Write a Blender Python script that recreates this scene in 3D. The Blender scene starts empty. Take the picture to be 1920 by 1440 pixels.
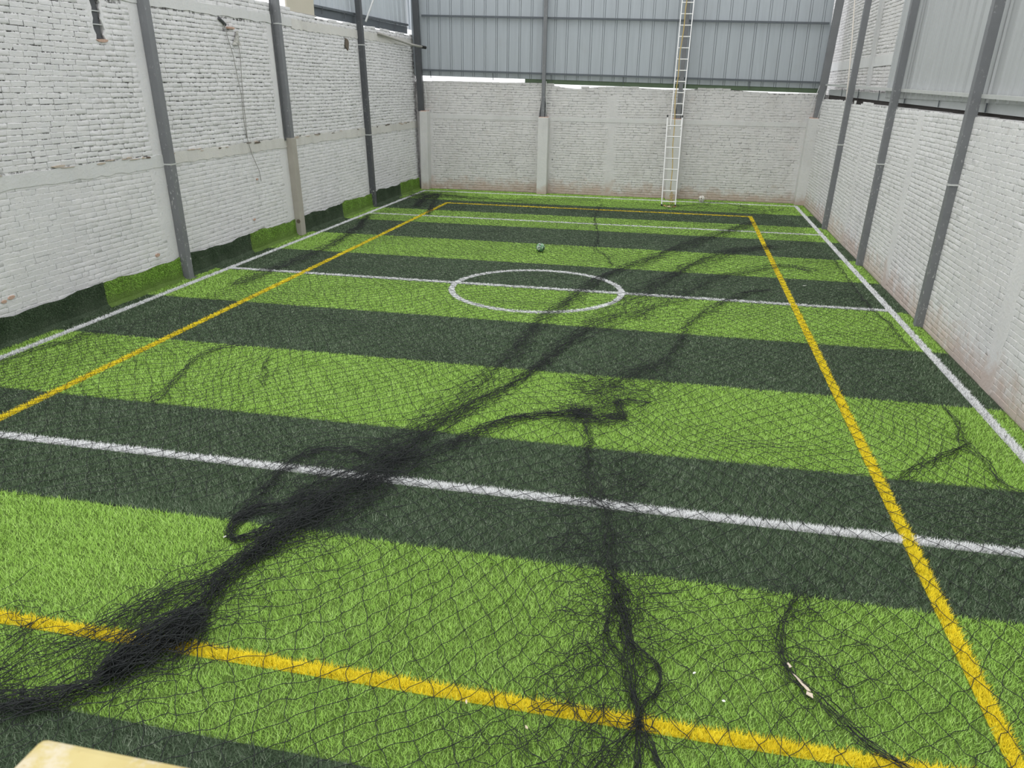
import bpy, bmesh, math, random
import numpy as np
from mathutils import Matrix, Vector

random.seed(7)
rng = np.random.default_rng(7)
scene = bpy.context.scene
COL = scene.collection

# ------------------------------------------------------------------ camera
CAM_Z = 3.264
RIGHT = Vector((0.9785944807, 0.2052482068, 0.0150338252))
DOWN = Vector((0.0874034087, -0.3483675380, -0.9332741840))
FWD = Vector((-0.1863155560, 0.9146109731, -0.3588499429))
FPX = 1463.83
cam_data = bpy.data.cameras.new('camera')
cam = bpy.data.objects.new('camera', cam_data)
COL.objects.link(cam)
cam_data.sensor_fit = 'HORIZONTAL'
cam_data.sensor_width = 36.0
cam_data.lens = 36.0 * FPX / 1920.0
cam_data.clip_start = 0.05
m3 = Matrix((RIGHT, -DOWN, -FWD)).transposed()
cam.matrix_world = Matrix.Translation((0, 0, CAM_Z)) @ m3.to_4x4()
scene.camera = cam
cam_data.dof.use_dof = True
cam_data.dof.focus_distance = 9.0
cam_data.dof.aperture_fstop = 5.6

# ------------------------------------------------------------------ light
world = bpy.data.worlds.new('overcast_sky')
scene.world = world
world.use_nodes = True
bg = world.node_tree.nodes['Background']
bg.inputs['Color'].default_value = (0.97, 0.985, 1.0, 1)
bg.inputs['Strength'].default_value = 1.05
sun = bpy.data.lights.new('sun_through_cloud', 'SUN')
sun.energy = 0.9
sun.angle = math.radians(50)
sun.color = (1.0, 0.97, 0.92)
sun_o = bpy.data.objects.new('sun_through_cloud', sun)
sun_o.rotation_euler = (math.radians(14), math.radians(-10), 0)
COL.objects.link(sun_o)
vs = scene.view_settings
vs.view_transform = 'Standard'
vs.look = 'None'
vs.exposure = 0.48
vs.gamma = 1.0
vs.use_curve_mapping = False


# ------------------------------------------------------------------ helpers
def tag(o, label=None, cat=None, group=None, kind=None):
    if label: o['label'] = label
    if cat: o['category'] = cat
    if group: o['group'] = group
    if kind: o['kind'] = kind
    return o


def empty(name, loc=(0, 0, 0)):
    o = bpy.data.objects.new(name, None)
    o.location = loc
    o.empty_display_size = 0.2
    COL.objects.link(o)
    return o


def adopt(o, parent):
    """parent o, keeping its world coordinates (parents are never rotated)"""
    if parent is not None:
        o.parent = parent
        p, off = parent, Vector((0, 0, 0))
        while p is not None:
            off += p.location
            p = p.parent
        o.location = o.location - off


def link(name, me, mat, parent=None):
    o = bpy.data.objects.new(name, me)
    if mat is not None:
        me.materials.append(mat)
    COL.objects.link(o)
    adopt(o, parent)
    return o


def np_mesh(name, v, tri, mat, parent=None, smooth=False):
    """v (n,3), tri (m,k) faces of one size k"""
    v = np.asarray(v, np.float32)
    tri = np.asarray(tri, np.int32)
    k = tri.shape[1]
    me = bpy.data.meshes.new(name)
    me.vertices.add(len(v))
    me.vertices.foreach_set('co', v.ravel())
    me.loops.add(tri.size)
    me.loops.foreach_set('vertex_index', tri.ravel())
    me.polygons.add(len(tri))
    me.polygons.foreach_set('loop_start', np.arange(0, tri.size, k, dtype=np.int32))
    me.update(calc_edges=True)
    if smooth:
        me.polygons.foreach_set('use_smooth', np.ones(len(tri), bool))
    return link(name, me, mat, parent)


class MB:
    """collects boxes, prisms and tubes into one mesh"""
    def __init__(s):
        s.v, s.f = [], []

    def add(s, v, f):
        b = len(s.v)
        s.v += [tuple(p) for p in v]
        s.f += [tuple(i + b for i in q) for q in f]
        return s

    def hexa(s, p):
        return s.add(p, [(0, 3, 2, 1), (4, 5, 6, 7), (0, 1, 5, 4), (1, 2, 6, 5), (2, 3, 7, 6), (3, 0, 4, 7)])

    def box(s, x0, x1, y0, y1, z0, z1, lean=0.0):
        a, b = lean * z0, lean * z1
        return s.hexa([(x0 + a, y0, z0), (x1 + a, y0, z0), (x1 + a, y1, z0), (x0 + a, y1, z0),
                       (x0 + b, y0, z1), (x1 + b, y0, z1), (x1 + b, y1, z1), (x0 + b, y1, z1)])

    def bar(s, a, b, w, h, up=(0, 0, 1)):
        a, b, up = Vector(a), Vector(b), Vector(up)
        t = (b - a).normalized()
        x = t.cross(up).normalized() * w / 2
        y = x.cross(t).normalized() * h / 2
        return s.hexa([a - x - y, a + x - y, a + x + y, a - x + y, b - x - y, b + x - y, b + x + y, b - x + y])

    def tube(s, pts, r, n=8):
        pts = [Vector(p) for p in pts]
        v, f = [], []
        for i, p in enumerate(pts):
            t = (pts[min(i + 1, len(pts) - 1)] - pts[max(i - 1, 0)]).normalized()
            a = Vector((0, 0, 1)) if abs(t.z) < 0.9 else Vector((1, 0, 0))
            x = t.cross(a).normalized()
            y = t.cross(x).normalized()
            for k in range(n):
                q = 2 * math.pi * k / n
                v.append(p + (x * math.cos(q) + y * math.sin(q)) * (r[i] if isinstance(r, (list, tuple)) else r))
        for i in range(len(pts) - 1):
            for k in range(n):
                k2 = (k + 1) % n
                f.append((i * n + k, i * n + k2, (i + 1) * n + k2, (i + 1) * n + k))
        f.append(tuple(range(n - 1, -1, -1)))
        f.append(tuple((len(pts) - 1) * n + k for k in range(n)))
        return s.add(v, f)

    def build(s, name, mat, parent=None, smooth=False, bevel=0.0):
        me = bpy.data.meshes.new(name)
        bm = bmesh.new()
        vv = [bm.verts.new(p) for p in s.v]
        for q in s.f:
            try:
                bm.faces.new([vv[i] for i in q])
            except ValueError:
                pass
        bmesh.ops.recalc_face_normals(bm, faces=bm.faces[:])
        if bevel:
            bmesh.ops.bevel(bm, geom=bm.edges[:], offset=bevel, segments=2, affect='EDGES', profile=0.6)
        bm.to_mesh(me)
        bm.free()
        if smooth:
            for p in me.polygons:
                p.use_smooth = True
        return link(name, me, mat, parent)


# ------------------------------------------------------------------ materials
class NT:
    def __init__(s, name, rough=0.8, metal=0.0, spec=0.3):
        s.mat = bpy.data.materials.new(name)
        s.mat.use_nodes = True
        s.t = s.mat.node_tree
        s.n = s.t.nodes
        s.b = s.n['Principled BSDF']
        s.b.inputs['Roughness'].default_value = rough
        s.b.inputs['Metallic'].default_value = metal
        s.b.inputs['Specular IOR Level'].default_value = spec
        s.geo = s.n.new('ShaderNodeNewGeometry')

    def L(s, a, b):
        s.t.links.new(a, b)

    def setv(s, inp, v):
        if hasattr(v, 'is_linked'):
            s.L(v, inp)
        elif isinstance(v, (tuple, list)) and len(v) == 3 and inp.type == 'RGBA':
            inp.default_value = (*v, 1)
        else:
            inp.default_value = v

    def noise(s, scale, detail=4, rough=0.6, vec=None):
        n = s.n.new('ShaderNodeTexNoise')
        n.inputs['Scale'].default_value = scale
        n.inputs['Detail'].default_value = detail
        n.inputs['Roughness'].default_value = rough
        s.L(vec if vec is not None else s.geo.outputs['Position'], n.inputs['Vector'])
        return n.outputs['Fac']

    def ramp(s, f, lo, hi, a=0.0, b=1.0):
        n = s.n.new('ShaderNodeMapRange')
        n.inputs['From Min'].default_value = lo
        n.inputs['From Max'].default_value = hi
        n.inputs['To Min'].default_value = a
        n.inputs['To Max'].default_value = b
        s.L(f, n.inputs['Value'])
        return n.outputs['Result']

    def math(s, op, a, b=0.0):
        n = s.n.new('ShaderNodeMath')
        n.operation = op
        s.setv(n.inputs[0], a)
        s.setv(n.inputs[1], b)
        return n.outputs[0]

    def mix(s, f, a, b):
        n = s.n.new('ShaderNodeMix')
        n.data_type = 'RGBA'
        s.setv(n.inputs['Factor'], f)
        s.setv(n.inputs['A'], a)
        s.setv(n.inputs['B'], b)
        return n.outputs['Result']

    def scaled(s, sx, sy, sz):
        n = s.n.new('ShaderNodeVectorMath')
        n.operation = 'MULTIPLY'
        s.L(s.geo.outputs['Position'], n.inputs[0])
        n.inputs[1].default_value = (sx, sy, sz)
        return n.outputs[0]

    def z(s):
        n = s.n.new('ShaderNodeSeparateXYZ')
        s.L(s.geo.outputs['Position'], n.inputs[0])
        return n.outputs['Z']

    def color(s, c):
        s.setv(s.b.inputs['Base Color'], c)
        return s

    def bump(s, h, strength=0.4, dist=0.01):
        n = s.n.new('ShaderNodeBump')
        n.inputs['Strength'].default_value = strength
        n.inputs['Distance'].default_value = dist
        s.L(h, n.inputs['Height'])
        s.L(n.outputs['Normal'], s.b.inputs['Normal'])
        return s


def flat_mat(name, c, rough=0.6, metal=0.0, var=0.12, scale=8.0, bump=0.0, spec=0.3):
    m = NT(name, rough, metal, spec)
    f = m.noise(scale, 4)
    c2 = tuple(max(0, v * (1 - 2 * var)) for v in c)
    m.color(m.mix(f, c2, tuple(min(1, v * (1 + var)) for v in c)))
    if bump:
        m.bump(m.noise(scale * 6, 3), bump, 0.005)
    return m.mat


def paint_mat(name, base, stain=0.0, stain_c=(0.44, 0.31, 0.24), speck=0.25, crack=0.0, grime=0.0, zfoot=0.4):
    """whitewash over brick or render, dirty at the foot where damp rises"""
    m = NT(name, 0.9, spec=0.15)
    c = m.mix(m.ramp(m.noise(1.3, 4), 0.3, 0.7), tuple(v * 0.90 for v in base), base)
    c = m.mix(m.ramp(m.noise(9, 3), 0.35, 0.7, 0, 0.35), c, tuple(v * f for v, f in zip(base, (0.86, 0.89, 0.93))))
    if speck:
        c = m.mix(m.ramp(m.noise(34, 5, 0.7), 0.60, 0.72, 0, speck), c, (0.16, 0.15, 0.14))
    if grime:
        g = m.math('MULTIPLY', m.ramp(m.noise(2.2, 5, 0.7, m.scaled(1, 1, 0.45)), 0.5, 0.75), grime)
        c = m.mix(g, c, (0.30, 0.28, 0.25))
    if crack:
        k = m.ramp(m.noise(9, 6, 0.8), 0.49, 0.53, 0, 1)
        k = m.math('MULTIPLY', k, m.ramp(m.noise(1.6, 3), 0.35, 0.6, 0.35, crack))
        c = m.mix(k, c, (0.045, 0.042, 0.04))
    if stain:
        f = m.math('ADD', m.ramp(m.z(), 0.0, zfoot, 1.0, 0.0), m.ramp(m.noise(3.5, 5, 0.7), 0.3, 0.7, -0.45, 0.30))
        n = m.math('MULTIPLY', m.ramp(f, 0.15, 0.75), stain)
        c = m.mix(n, c, stain_c)
    m.color(c)
    h = m.math('ADD', m.noise(24, 4), m.math('MULTIPLY', m.noise(90, 3), 0.4))
    m.bump(h, 0.55, 0.012)
    return m.mat


W_LEFT = (0.725, 0.715, 0.715)
W_BACK = (0.68, 0.665, 0.655)
W_RIGHT = (0.725, 0.715, 0.71)
M = {}
M['brick_left'] = paint_mat('whitewashed_brick', W_LEFT, speck=0.22)
M['brick_right'] = paint_mat('whitewashed_brick_damp', W_RIGHT, stain=0.6, speck=0.15, zfoot=0.6)
M['brick_back'] = paint_mat('whitewashed_brick_grey', W_BACK, stain=0.7, speck=0.3, grime=0.25, zfoot=0.55)
M['joint_left'] = paint_mat('whitewashed_joint', W_LEFT, speck=0.35, crack=0.95)
M['joint_right'] = paint_mat('whitewashed_joint_damp', W_RIGHT, stain=0.6, speck=0.3, crack=0.50, zfoot=0.6)
M['joint_back'] = paint_mat('whitewashed_joint_grey', W_BACK, stain=0.7, speck=0.35, crack=0.72, grime=0.25, zfoot=0.55)
M['render'] = paint_mat('whitewashed_concrete', (0.67, 0.67, 0.66), speck=0.12, grime=0.12)
M['render_damp'] = paint_mat('whitewashed_concrete_damp', (0.67, 0.665, 0.65), stain=0.7, speck=0.12, grime=0.2)
M['band'] = paint_mat('cream_concrete', (0.655, 0.64, 0.605), speck=0.25, grime=0.3)
M['concrete'] = flat_mat('bare_concrete', (0.40, 0.375, 0.33), 0.9, var=0.14, scale=3, bump=0.3)
M['terracotta'] = flat_mat('bare_terracotta', (0.55, 0.38, 0.30), 0.95, var=0.2, scale=30, bump=0.4)
M['crumb'] = flat_mat('crumbled_mortar', (0.56, 0.48, 0.40), 0.95, var=0.25, scale=40, bump=0.5)
M['dark_gap'] = flat_mat('dark_slab_and_gap_shade', (0.06, 0.055, 0.05), 0.95, var=0.2)  # floor slab colour; also paints the shade in the gap over the right wall
M['beige'] = flat_mat('beige_board', (0.56, 0.52, 0.43), 0.7, var=0.05, scale=2)
M['sky_gap'] = None


def steel_mat(name, c, splat):
    m = NT(name, 0.5, 0.0, 0.4)
    col = m.mix(m.noise(3, 4), tuple(v * 0.82 for v in c), tuple(v * 1.12 for v in c))
    s = m.ramp(m.noise(26, 5, 0.72, m.scaled(1, 1, 0.5)), 0.60, 0.63)
    zone = m.ramp(m.noise(1.1, 3), 0.40, 0.62, 0.05, 1.0)
    low = m.ramp(m.z(), 0.0, 3.6, 1.0, 0.25)
    col = m.mix(m.math('MULTIPLY', m.math('MULTIPLY', s, zone), m.math('MULTIPLY', low, splat)), col, (0.62, 0.62, 0.61))
    m.color(col)
    return m.mat


M['steel'] = steel_mat('grey_painted_steel', (0.180, 0.186, 0.196), 1.0)
M['steel_dark'] = steel_mat('dark_painted_steel', (0.078, 0.082, 0.089), 0.9)
M['purlin'] = flat_mat('blue_grey_purlin', (0.11, 0.125, 0.14), 0.5, var=0.1)
M['galv'] = flat_mat('galvanised_steel', (0.60, 0.61, 0.60), 0.45, 0.3, var=0.08)


def sheet_mat(name, c, rough=0.42):
    m = NT(name, rough, 0.0, 0.45)
    v = m.noise(2.0, 4, 0.6, m.scaled(6, 6, 0.35))
    col = m.mix(m.ramp(v, 0.3, 0.7), tuple(x * 0.92 for x in c), tuple(x * 1.04 for x in c))
    col = m.mix(m.ramp(m.noise(1.5, 5), 0.58, 0.75, 0, 0.16), col, (0.30, 0.30, 0.29))
    m.color(col)
    return m.mat


M['sheet_back'] = sheet_mat('blue_grey_sheet', (0.375, 0.41, 0.44))
M['sheet_right'] = sheet_mat('pale_grey_sheet', (0.43, 0.445, 0.45))
M['sheet_left'] = sheet_mat('light_blue_grey_sheet', (0.50, 0.54, 0.58))  # one even blue-grey, lighter than the back sheets
M['flash_green'] = flat_mat('green_flashing', (0.12, 0.17, 0.105), 0.5, var=0.15)
M['flash_grey'] = flat_mat('grey_flashing', (0.42, 0.44, 0.44), 0.45, var=0.06)
M['alu'] = flat_mat('aluminium', (0.76, 0.76, 0.75), 0.4, 0.25, var=0.06)
M['plastic_black'] = flat_mat('black_plastic', (0.02, 0.02, 0.02), 0.5)
M['rope'] = flat_mat('ochre_rope', (0.50, 0.37, 0.13), 0.9, var=0.2, scale=60)
M['pvc'] = flat_mat('grey_pipe', (0.40, 0.39, 0.36), 0.6, var=0.12)
M['wire'] = flat_mat('dusty_wire', (0.30, 0.29, 0.27), 0.7)
M['cord'] = flat_mat('pale_cord', (0.62, 0.58, 0.52), 0.8)
M['rag'] = flat_mat('grey_rag', (0.50, 0.49, 0.46), 0.9, var=0.2, scale=20)
M['leaf'] = flat_mat('dead_leaf', (0.36, 0.20, 0.09), 0.8, var=0.3, scale=30)
M['leaf_pale'] = flat_mat('pale_dead_leaf', (0.66, 0.56, 0.42), 0.8, var=0.12, scale=40)
M['card'] = flat_mat('torn_cardboard', (0.62, 0.53, 0.43), 0.85, var=0.1, scale=40)
M['paper'] = flat_mat('white_paper', (0.82, 0.81, 0.78), 0.8, var=0.04)
M['moss'] = flat_mat('dirty_mortar', (0.17, 0.14, 0.11), 0.95, var=0.35, scale=30, bump=0.5)
M['net'] = flat_mat('black_netting', (0.020, 0.024, 0.025), 0.55, var=0.25, scale=14, spec=0.35)


def ledge_mat():
    m = NT('worn_yellow_paint', 0.55, spec=0.35)
    c = m.mix(m.ramp(m.noise(5, 4), 0.3, 0.7), (0.42, 0.33, 0.11), (0.52, 0.44, 0.20))
    c = m.mix(m.ramp(m.noise(12, 5, 0.7), 0.50, 0.62, 0, 0.8), c, (0.56, 0.50, 0.38))
    c = m.mix(m.ramp(m.noise(19, 4, 0.7), 0.60, 0.68, 0, 0.6), c, (0.36, 0.25, 0.08))
    c = m.mix(m.ramp(m.noise(55, 3), 0.70, 0.75, 0, 0.8), c, (0.12, 0.09, 0.06))
    m.color(c)
    m.bump(m.noise(40, 4), 0.2, 0.004)
    return m.mat


M['ledge'] = ledge_mat()


def grass_mat(name, stops, base=False, bend=True):
    """artificial fibres: every blade has its own tint; the backing between them takes the same tints, darkened"""
    m = NT(name, 0.65, spec=0.25)
    if base:
        f = m.math('ADD', m.math('MULTIPLY', m.noise(70, 4, 0.7), 0.75), m.math('MULTIPLY', m.noise(3, 4), 0.25))
        f = m.ramp(f, 0.33, 0.67)
    else:
        a = m.n.new('ShaderNodeAttribute')
        a.attribute_name = 'tint'
        f = m.math('ADD', m.math('MULTIPLY', a.outputs['Fac'], 0.8), m.math('MULTIPLY', m.noise(2.2, 4), 0.25))
    r = m.n.new('ShaderNodeValToRGB')
    r.color_ramp.elements[0].position = 0.0
    r.color_ramp.elements[0].color = (*stops[0], 1)
    r.color_ramp.elements[1].position = 1.0
    r.color_ramp.elements[1].color = (*stops[-1], 1)
    for i, s in enumerate(stops[1:-1]):
        e = r.color_ramp.elements.new((i + 1) / (len(stops) - 1))
        e.color = (*s, 1)
    m.L(f, r.inputs['Fac'])
    m.color(r.outputs['Color'])
    if base:
        m.bump(m.noise(110, 4, 0.7), 0.9, 0.02)
    else:
        # soft fibres: shade them with a normal bent towards the sky side of the pile
        sc = m.n.new('ShaderNodeVectorMath'); sc.operation = 'SCALE'
        m.L(m.geo.outputs['Normal'], sc.inputs[0]); sc.inputs['Scale'].default_value = 0.55
        ad = m.n.new('ShaderNodeVectorMath'); ad.operation = 'ADD'
        m.L(sc.outputs[0], ad.inputs[0]); ad.inputs[1].default_value = (0, 0, 1)
        nz = m.n.new('ShaderNodeVectorMath'); nz.operation = 'NORMALIZE'
        m.L(ad.outputs[0], nz.inputs[0])
        if bend: m.L(nz.outputs[0], m.b.inputs['Normal'])
        tr = m.n.new('ShaderNodeBsdfTranslucent')
        m.L(r.outputs['Color'], tr.inputs['Color'])
        mx = m.n.new('ShaderNodeMixShader')
        mx.inputs[0].default_value = 0.2
        m.L(m.b.outputs[0], mx.inputs[1])
        m.L(tr.outputs[0], mx.inputs[2])
        m.L(mx.outputs[0], m.n['Material Output'].inputs['Surface'])
    return m.mat


G_LIGHT = [(0.18, 0.34, 0.040), (0.32, 0.57, 0.085), (0.45, 0.73, 0.15), (0.62, 0.86, 0.32)]
G_DARK = [(0.026, 0.054, 0.022), (0.066, 0.114, 0.055), (0.135, 0.200, 0.112), (0.42, 0.48, 0.37)]
G_WHITE = [(0.80, 0.82, 0.83), (0.88, 0.90, 0.91), (0.93, 0.94, 0.95), (0.96, 0.97, 0.97)]
G_YELL = [(0.88, 0.62, 0.012), (0.96, 0.75, 0.02), (0.98, 0.82, 0.03), (0.98, 0.88, 0.10)]
GM = {}
for nm, st in (('light', G_LIGHT), ('dark', G_DARK), ('white', G_WHITE), ('yellow', G_YELL)):
    k = {'light': 0.30, 'dark': 0.46, 'white': 0.9, 'yellow': 0.85}[nm]  # backing colour scaled down, so gaps between blades show dark
    GM[nm] = (grass_mat(nm + '_turf_backing', [tuple(v * k for v in s) for s in st], True),
              grass_mat(nm + '_turf_fibre', st))

SKIRT = {'light': grass_mat('light_turf_fibre_upright', G_LIGHT, False, False), 'dark': grass_mat('dark_turf_fibre_upright', G_DARK, False, False)}

# ------------------------------------------------------------------ room dimensions
LEAN = 0.033                      # both long walls lean outwards a little
XL, XR, YB = -8.33, 3.71, 25.3


def lx(z): return XL - LEAN * z
def rx(z): return XR + LEAN * z


def to_px(p):
    d = np.asarray(p, float) - np.array([0, 0, CAM_Z])
    z = d @ np.array(FWD)
    z = np.where(z < 0.05, 0.05, z)
    return 960 + FPX * (d @ np.array(RIGHT)) / z, 720 + FPX * (d @ np.array(DOWN)) / z, z


# ------------------------------------------------------------------ floor and turf
fl = MB().box(-9.2, 4.6, -2.0, 26.0, -0.25, -0.012).build('floor', M['dark_gap'])
tag(fl, kind='structure')
TY0 = 22.81
edges = [25.28] + [TY0 - 2 * k for k in range(12)] + [-1.5]
LW = 0.046                         # half width of a marking
V_LINES = [('white', -8.0, 0.9, 24.69), ('white', 3.454, 0.9, 24.69), ('yellow', -6.545, 3.40, 22.20), ('yellow', 1.982, 3.40, 22.20)]
H_LINES = [('white', 24.65, -8.0, 3.454), ('white', 19.78, -8.0, 3.454), ('white', 12.90, -8.0, 3.454), ('white', 5.74, -8.0, 3.454),
           ('yellow', 22.20, -6.545, 1.982), ('yellow', 3.40, -6.545, 1.982)]
CIRC = (-2.21, 12.80, 1.44)


def line_of(x, y, LW=LW):
    """index of the marking that holds point (x, y), -1 for none"""
    r = np.full(len(x), -1)
    for i, (c, yy, x0, x1) in enumerate(H_LINES):
        r[(abs(y - yy) < LW) & (x > x0 - LW) & (x < x1 + LW)] = i
    for i, (c, xx, y0, y1) in enumerate(V_LINES):
        r[(abs(x - xx) < LW) & (y > y0 - LW) & (y < y1 + LW)] = len(H_LINES) + i
    d = np.hypot(x - CIRC[0], y - CIRC[1])
    r[abs(d - CIRC[2]) < LW] = len(H_LINES) + len(V_LINES)
    return r


def density(d):
    return np.where(d < 6.5, 11500.0 + 0 * d, np.where(d < 19, 15000.0 * (6.5 / d) ** 1.5, 2600.0))


# sample the roots of all fibres once
roots = []
cs = 0.5
gx, gy = np.meshgrid(np.arange(XL + cs / 2, XR, cs), np.arange(1.0, 25.3, cs))
gx, gy = gx.ravel(), gy.ravel()
px, py, pz = to_px(np.c_[gx, gy, np.zeros(len(gx))])
d = np.sqrt(gx ** 2 + gy ** 2 + CAM_Z ** 2)
ok = (px > -900) & (px < 2900) & (py < 2100) & (py > -50)
for x, y, dd in zip(gx[ok], gy[ok], d[ok]):
    n = int(density(dd) * cs * cs)
    roots.append(np.c_[x + (rng.random(n) - 0.5) * cs, y + (rng.random(n) - 0.5) * cs])
roots = np.concatenate(roots)
roots = roots[(roots[:, 0] > XL + 0.02) & (roots[:, 0] < XR - 0.01)]
# the far edge of the turf is trimmed a little unevenly along the brick
lid = line_of(roots[:, 0], roots[:, 1])
keep = (lid >= 0) | (line_of(roots[:, 0], roots[:, 1], LW + 0.012) < 0)      # the seam beside an inlaid marking
roots, lid = roots[keep], lid[keep]
extra = [roots]
on = lid >= 0
ex = np.repeat(roots[on], 2, axis=0) + (rng.random((2 * on.sum(), 2)) - 0.5) * 0.03
le = line_of(ex[:, 0], ex[:, 1])
roots = np.concatenate([roots, ex[le >= 0]])
lid = np.concatenate([lid, le[le >= 0]])


def blades(rt, name, mat, parent, tall=1.0, wide=1.0):
    n = len(rt)
    if n == 0: return
    d = np.sqrt(rt[:, 0] ** 2 + rt[:, 1] ** 2 + CAM_Z ** 2)
    w = np.clip(d * 0.00062, 0.0030, 0.014) * (0.75 + 0.5 * rng.random(n)) * wide
    h = (0.019 + 0.019 * rng.random(n)) * tall * np.clip(1.12 - 0.045 * (d - 5), 0.62, 1.1)
    a = rng.random(n) * 2 * np.pi
    b = a + np.pi / 2 + (rng.random(n) - 0.5) * 1.6
    ln = h * (0.35 + 0.75 * rng.random(n))
    u = np.c_[np.cos(b), np.sin(b)] * (w / 2)[:, None]
    v = np.zeros((n, 3, 3), np.float32)
    v[:, 0, :2] = rt - u
    v[:, 1, :2] = rt + u
    v[:, 2, :2] = rt + np.c_[np.cos(a), np.sin(a)] * ln[:, None]
    v[:, 2, 2] = h
    v[:, :2, 2] = 0.001
    o = np_mesh(name, v.reshape(-1, 3), np.arange(3 * n).reshape(-1, 3), mat, parent)
    at = o.data.attributes.new('tint', 'FLOAT', 'POINT')
    at.data.foreach_set('value', np.repeat(np.clip(rng.beta(1.15, 1.5, n), 0, 1), 3).astype(np.float32))
    tag(o, kind='stuff')
    return o


for i in range(len(edges) - 1):
    y1, y0 = edges[i], edges[i + 1]
    kind = 'light' if i % 2 == 0 else 'dark'
    s = MB().box(XL + 0.01, XR, y0, y1, -0.012, 0.0).build('turf_strip', GM[kind][0], fl)
    s['label'] = 'strip of %s green artificial turf' % ('bright' if kind == 'light' else 'dark')
    sel = (lid < 0) & (roots[:, 1] >= y0) & (roots[:, 1] < y1)
    blades(roots[sel], 'grass', GM[kind][1], s)

allines = [('white' if c == 'white' else 'yellow') for c, *_ in H_LINES] + [c for c, *_ in V_LINES] + ['white']
for i, c in enumerate(allines):
    mb = MB()
    if i < len(H_LINES):
        _, yy, x0, x1 = H_LINES[i]
        mb.box(x0 - LW, x1 + LW, yy - LW, yy + LW, -0.006, 0.0035)
        nm = c + '_line'
    elif i < len(H_LINES) + len(V_LINES):
        _, xx, y0, y1 = V_LINES[i - len(H_LINES)]
        mb.box(xx - LW, xx + LW, y0 - LW, y1 + LW, -0.006, 0.0042)
        nm = c + '_line'
    else:
        n = 72
        v, f = [], []
        for k in range(n):
            q = 2 * math.pi * k / n
            for r in (CIRC[2] - LW, CIRC[2] + LW):
                for z in (-0.006, 0.005):
                    v.append((CIRC[0] + r * math.cos(q), CIRC[1] + r * math.sin(q), z))
        for k in range(n):
            a, b = 4 * k, 4 * ((k + 1) % n)
            f += [(a + 1, a + 3, b + 3, b + 1), (a, b, b + 2, a + 2), (a, a + 1, b + 1, b), (a + 2, b + 2, b + 3, a + 3)]
        mb.add(v, f)
        nm = 'centre_circle'
    o = mb.build(nm, GM[c][0], fl)
    o['label'] = '%s marking line inlaid in the turf' % c if nm != 'centre_circle' else 'white centre circle inlaid in the turf'
    blades(roots[lid == i], 'grass', GM[c][1], o, 1.12, 1.15)


# ------------------------------------------------------------------ brick walls
BL, BH, CJ, HJ = 0.242, 0.0655, 0.252, 0.0735      # brick and its course


def brick_shape(L, H, D, j):
    """closed-front brick in wall coordinates (s, d, h), d outwards; 12 vertices, 18 triangles"""
    b = 0.006
    v = []
    for (sx, sh) in ((-1, -1), (1, -1), (1, 1), (-1, 1)):
        v.append((sx * (L / 2 - b) + random.uniform(-j, j) * 0.6, D + random.uniform(-j, j) * 0.35, sh * (H / 2 - b) + random.uniform(-j, j) * 0.4))
    for (sx, sh) in ((-1, -1), (1, -1), (1, 1), (-1, 1)):
        v.append((sx * L / 2 + random.uniform(-j, j), D * 0.6, sh * H / 2 + random.uniform(-j, j) * 0.7))
    for i in range(4, 8):
        v.append((v[i][0], -0.012, v[i][2]))
    f = [(0, 1, 2), (0, 2, 3)]
    for a in range(4):
        b2 = (a + 1) % 4
        f += [(a, a + 4, b2 + 4), (a, b2 + 4, b2), (a + 4, a + 8, b2 + 8), (a + 4, b2 + 8, b2 + 4)]
    return v, f


def lay(s0, s1, h0, h1, skip=(), top=None, seed=1, wob=0.004, flat=1.0, thin=1.0):
    """centres and lengths of the bricks of one wall face: list of (s, h, length, height)"""
    r = random.Random(seed)
    out = []
    k = 0
    h = h0 + HJ / 2
    while h < h1:
        s = s0 + (k % 2) * CJ * 0.5 + r.uniform(-0.05, 0.05)
        while s < s1:
            L = BL * r.uniform(0.90, 1.06)
            if r.random() < 0.06: L *= 0.52
            c = s + L / 2
            bad = False
            full = L
            for a, b, z0, z1 in skip:
                if z0 < h < z1 and a < c + L / 2 and c - L / 2 < b:
                    lo, hi = c - L / 2, c + L / 2
                    if lo < a - 0.06: hi = a - r.uniform(0, 0.012)
                    elif hi > b + 0.06: lo = b + r.uniform(0, 0.012)
                    else:
                        bad = True
                        break
                    c, L = (lo + hi) / 2, hi - lo
            if not bad and (top is None or h + BH / 2 < top(c)) and c + L / 2 < s1:
                out.append((c, h + r.uniform(-wob, wob) + 0.010 * math.sin(c * 0.9 + k * 0.05), L, BH * thin * r.uniform(0.93, 1.05), flat))
            s += full + (CJ - BL) * r.uniform(0.7, 1.3)
        h += HJ
        k += 1
    return out


def world_of(side, s, d, h):
    if side == 'left': return (lx(h) + d, s, h)
    if side == 'right': return (rx(h) - d, s, h)
    if side == 'back': return (s, YB - d, h)
    if side == 'far_right': return (4.15 - d, s, h)


ROT = {'left': -math.pi / 2, 'right': math.pi / 2, 'back': math.pi, 'far_right': math.pi / 2}
SGN = {'left': -1, 'right': 1, 'back': -1, 'far_right': 1}


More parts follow.
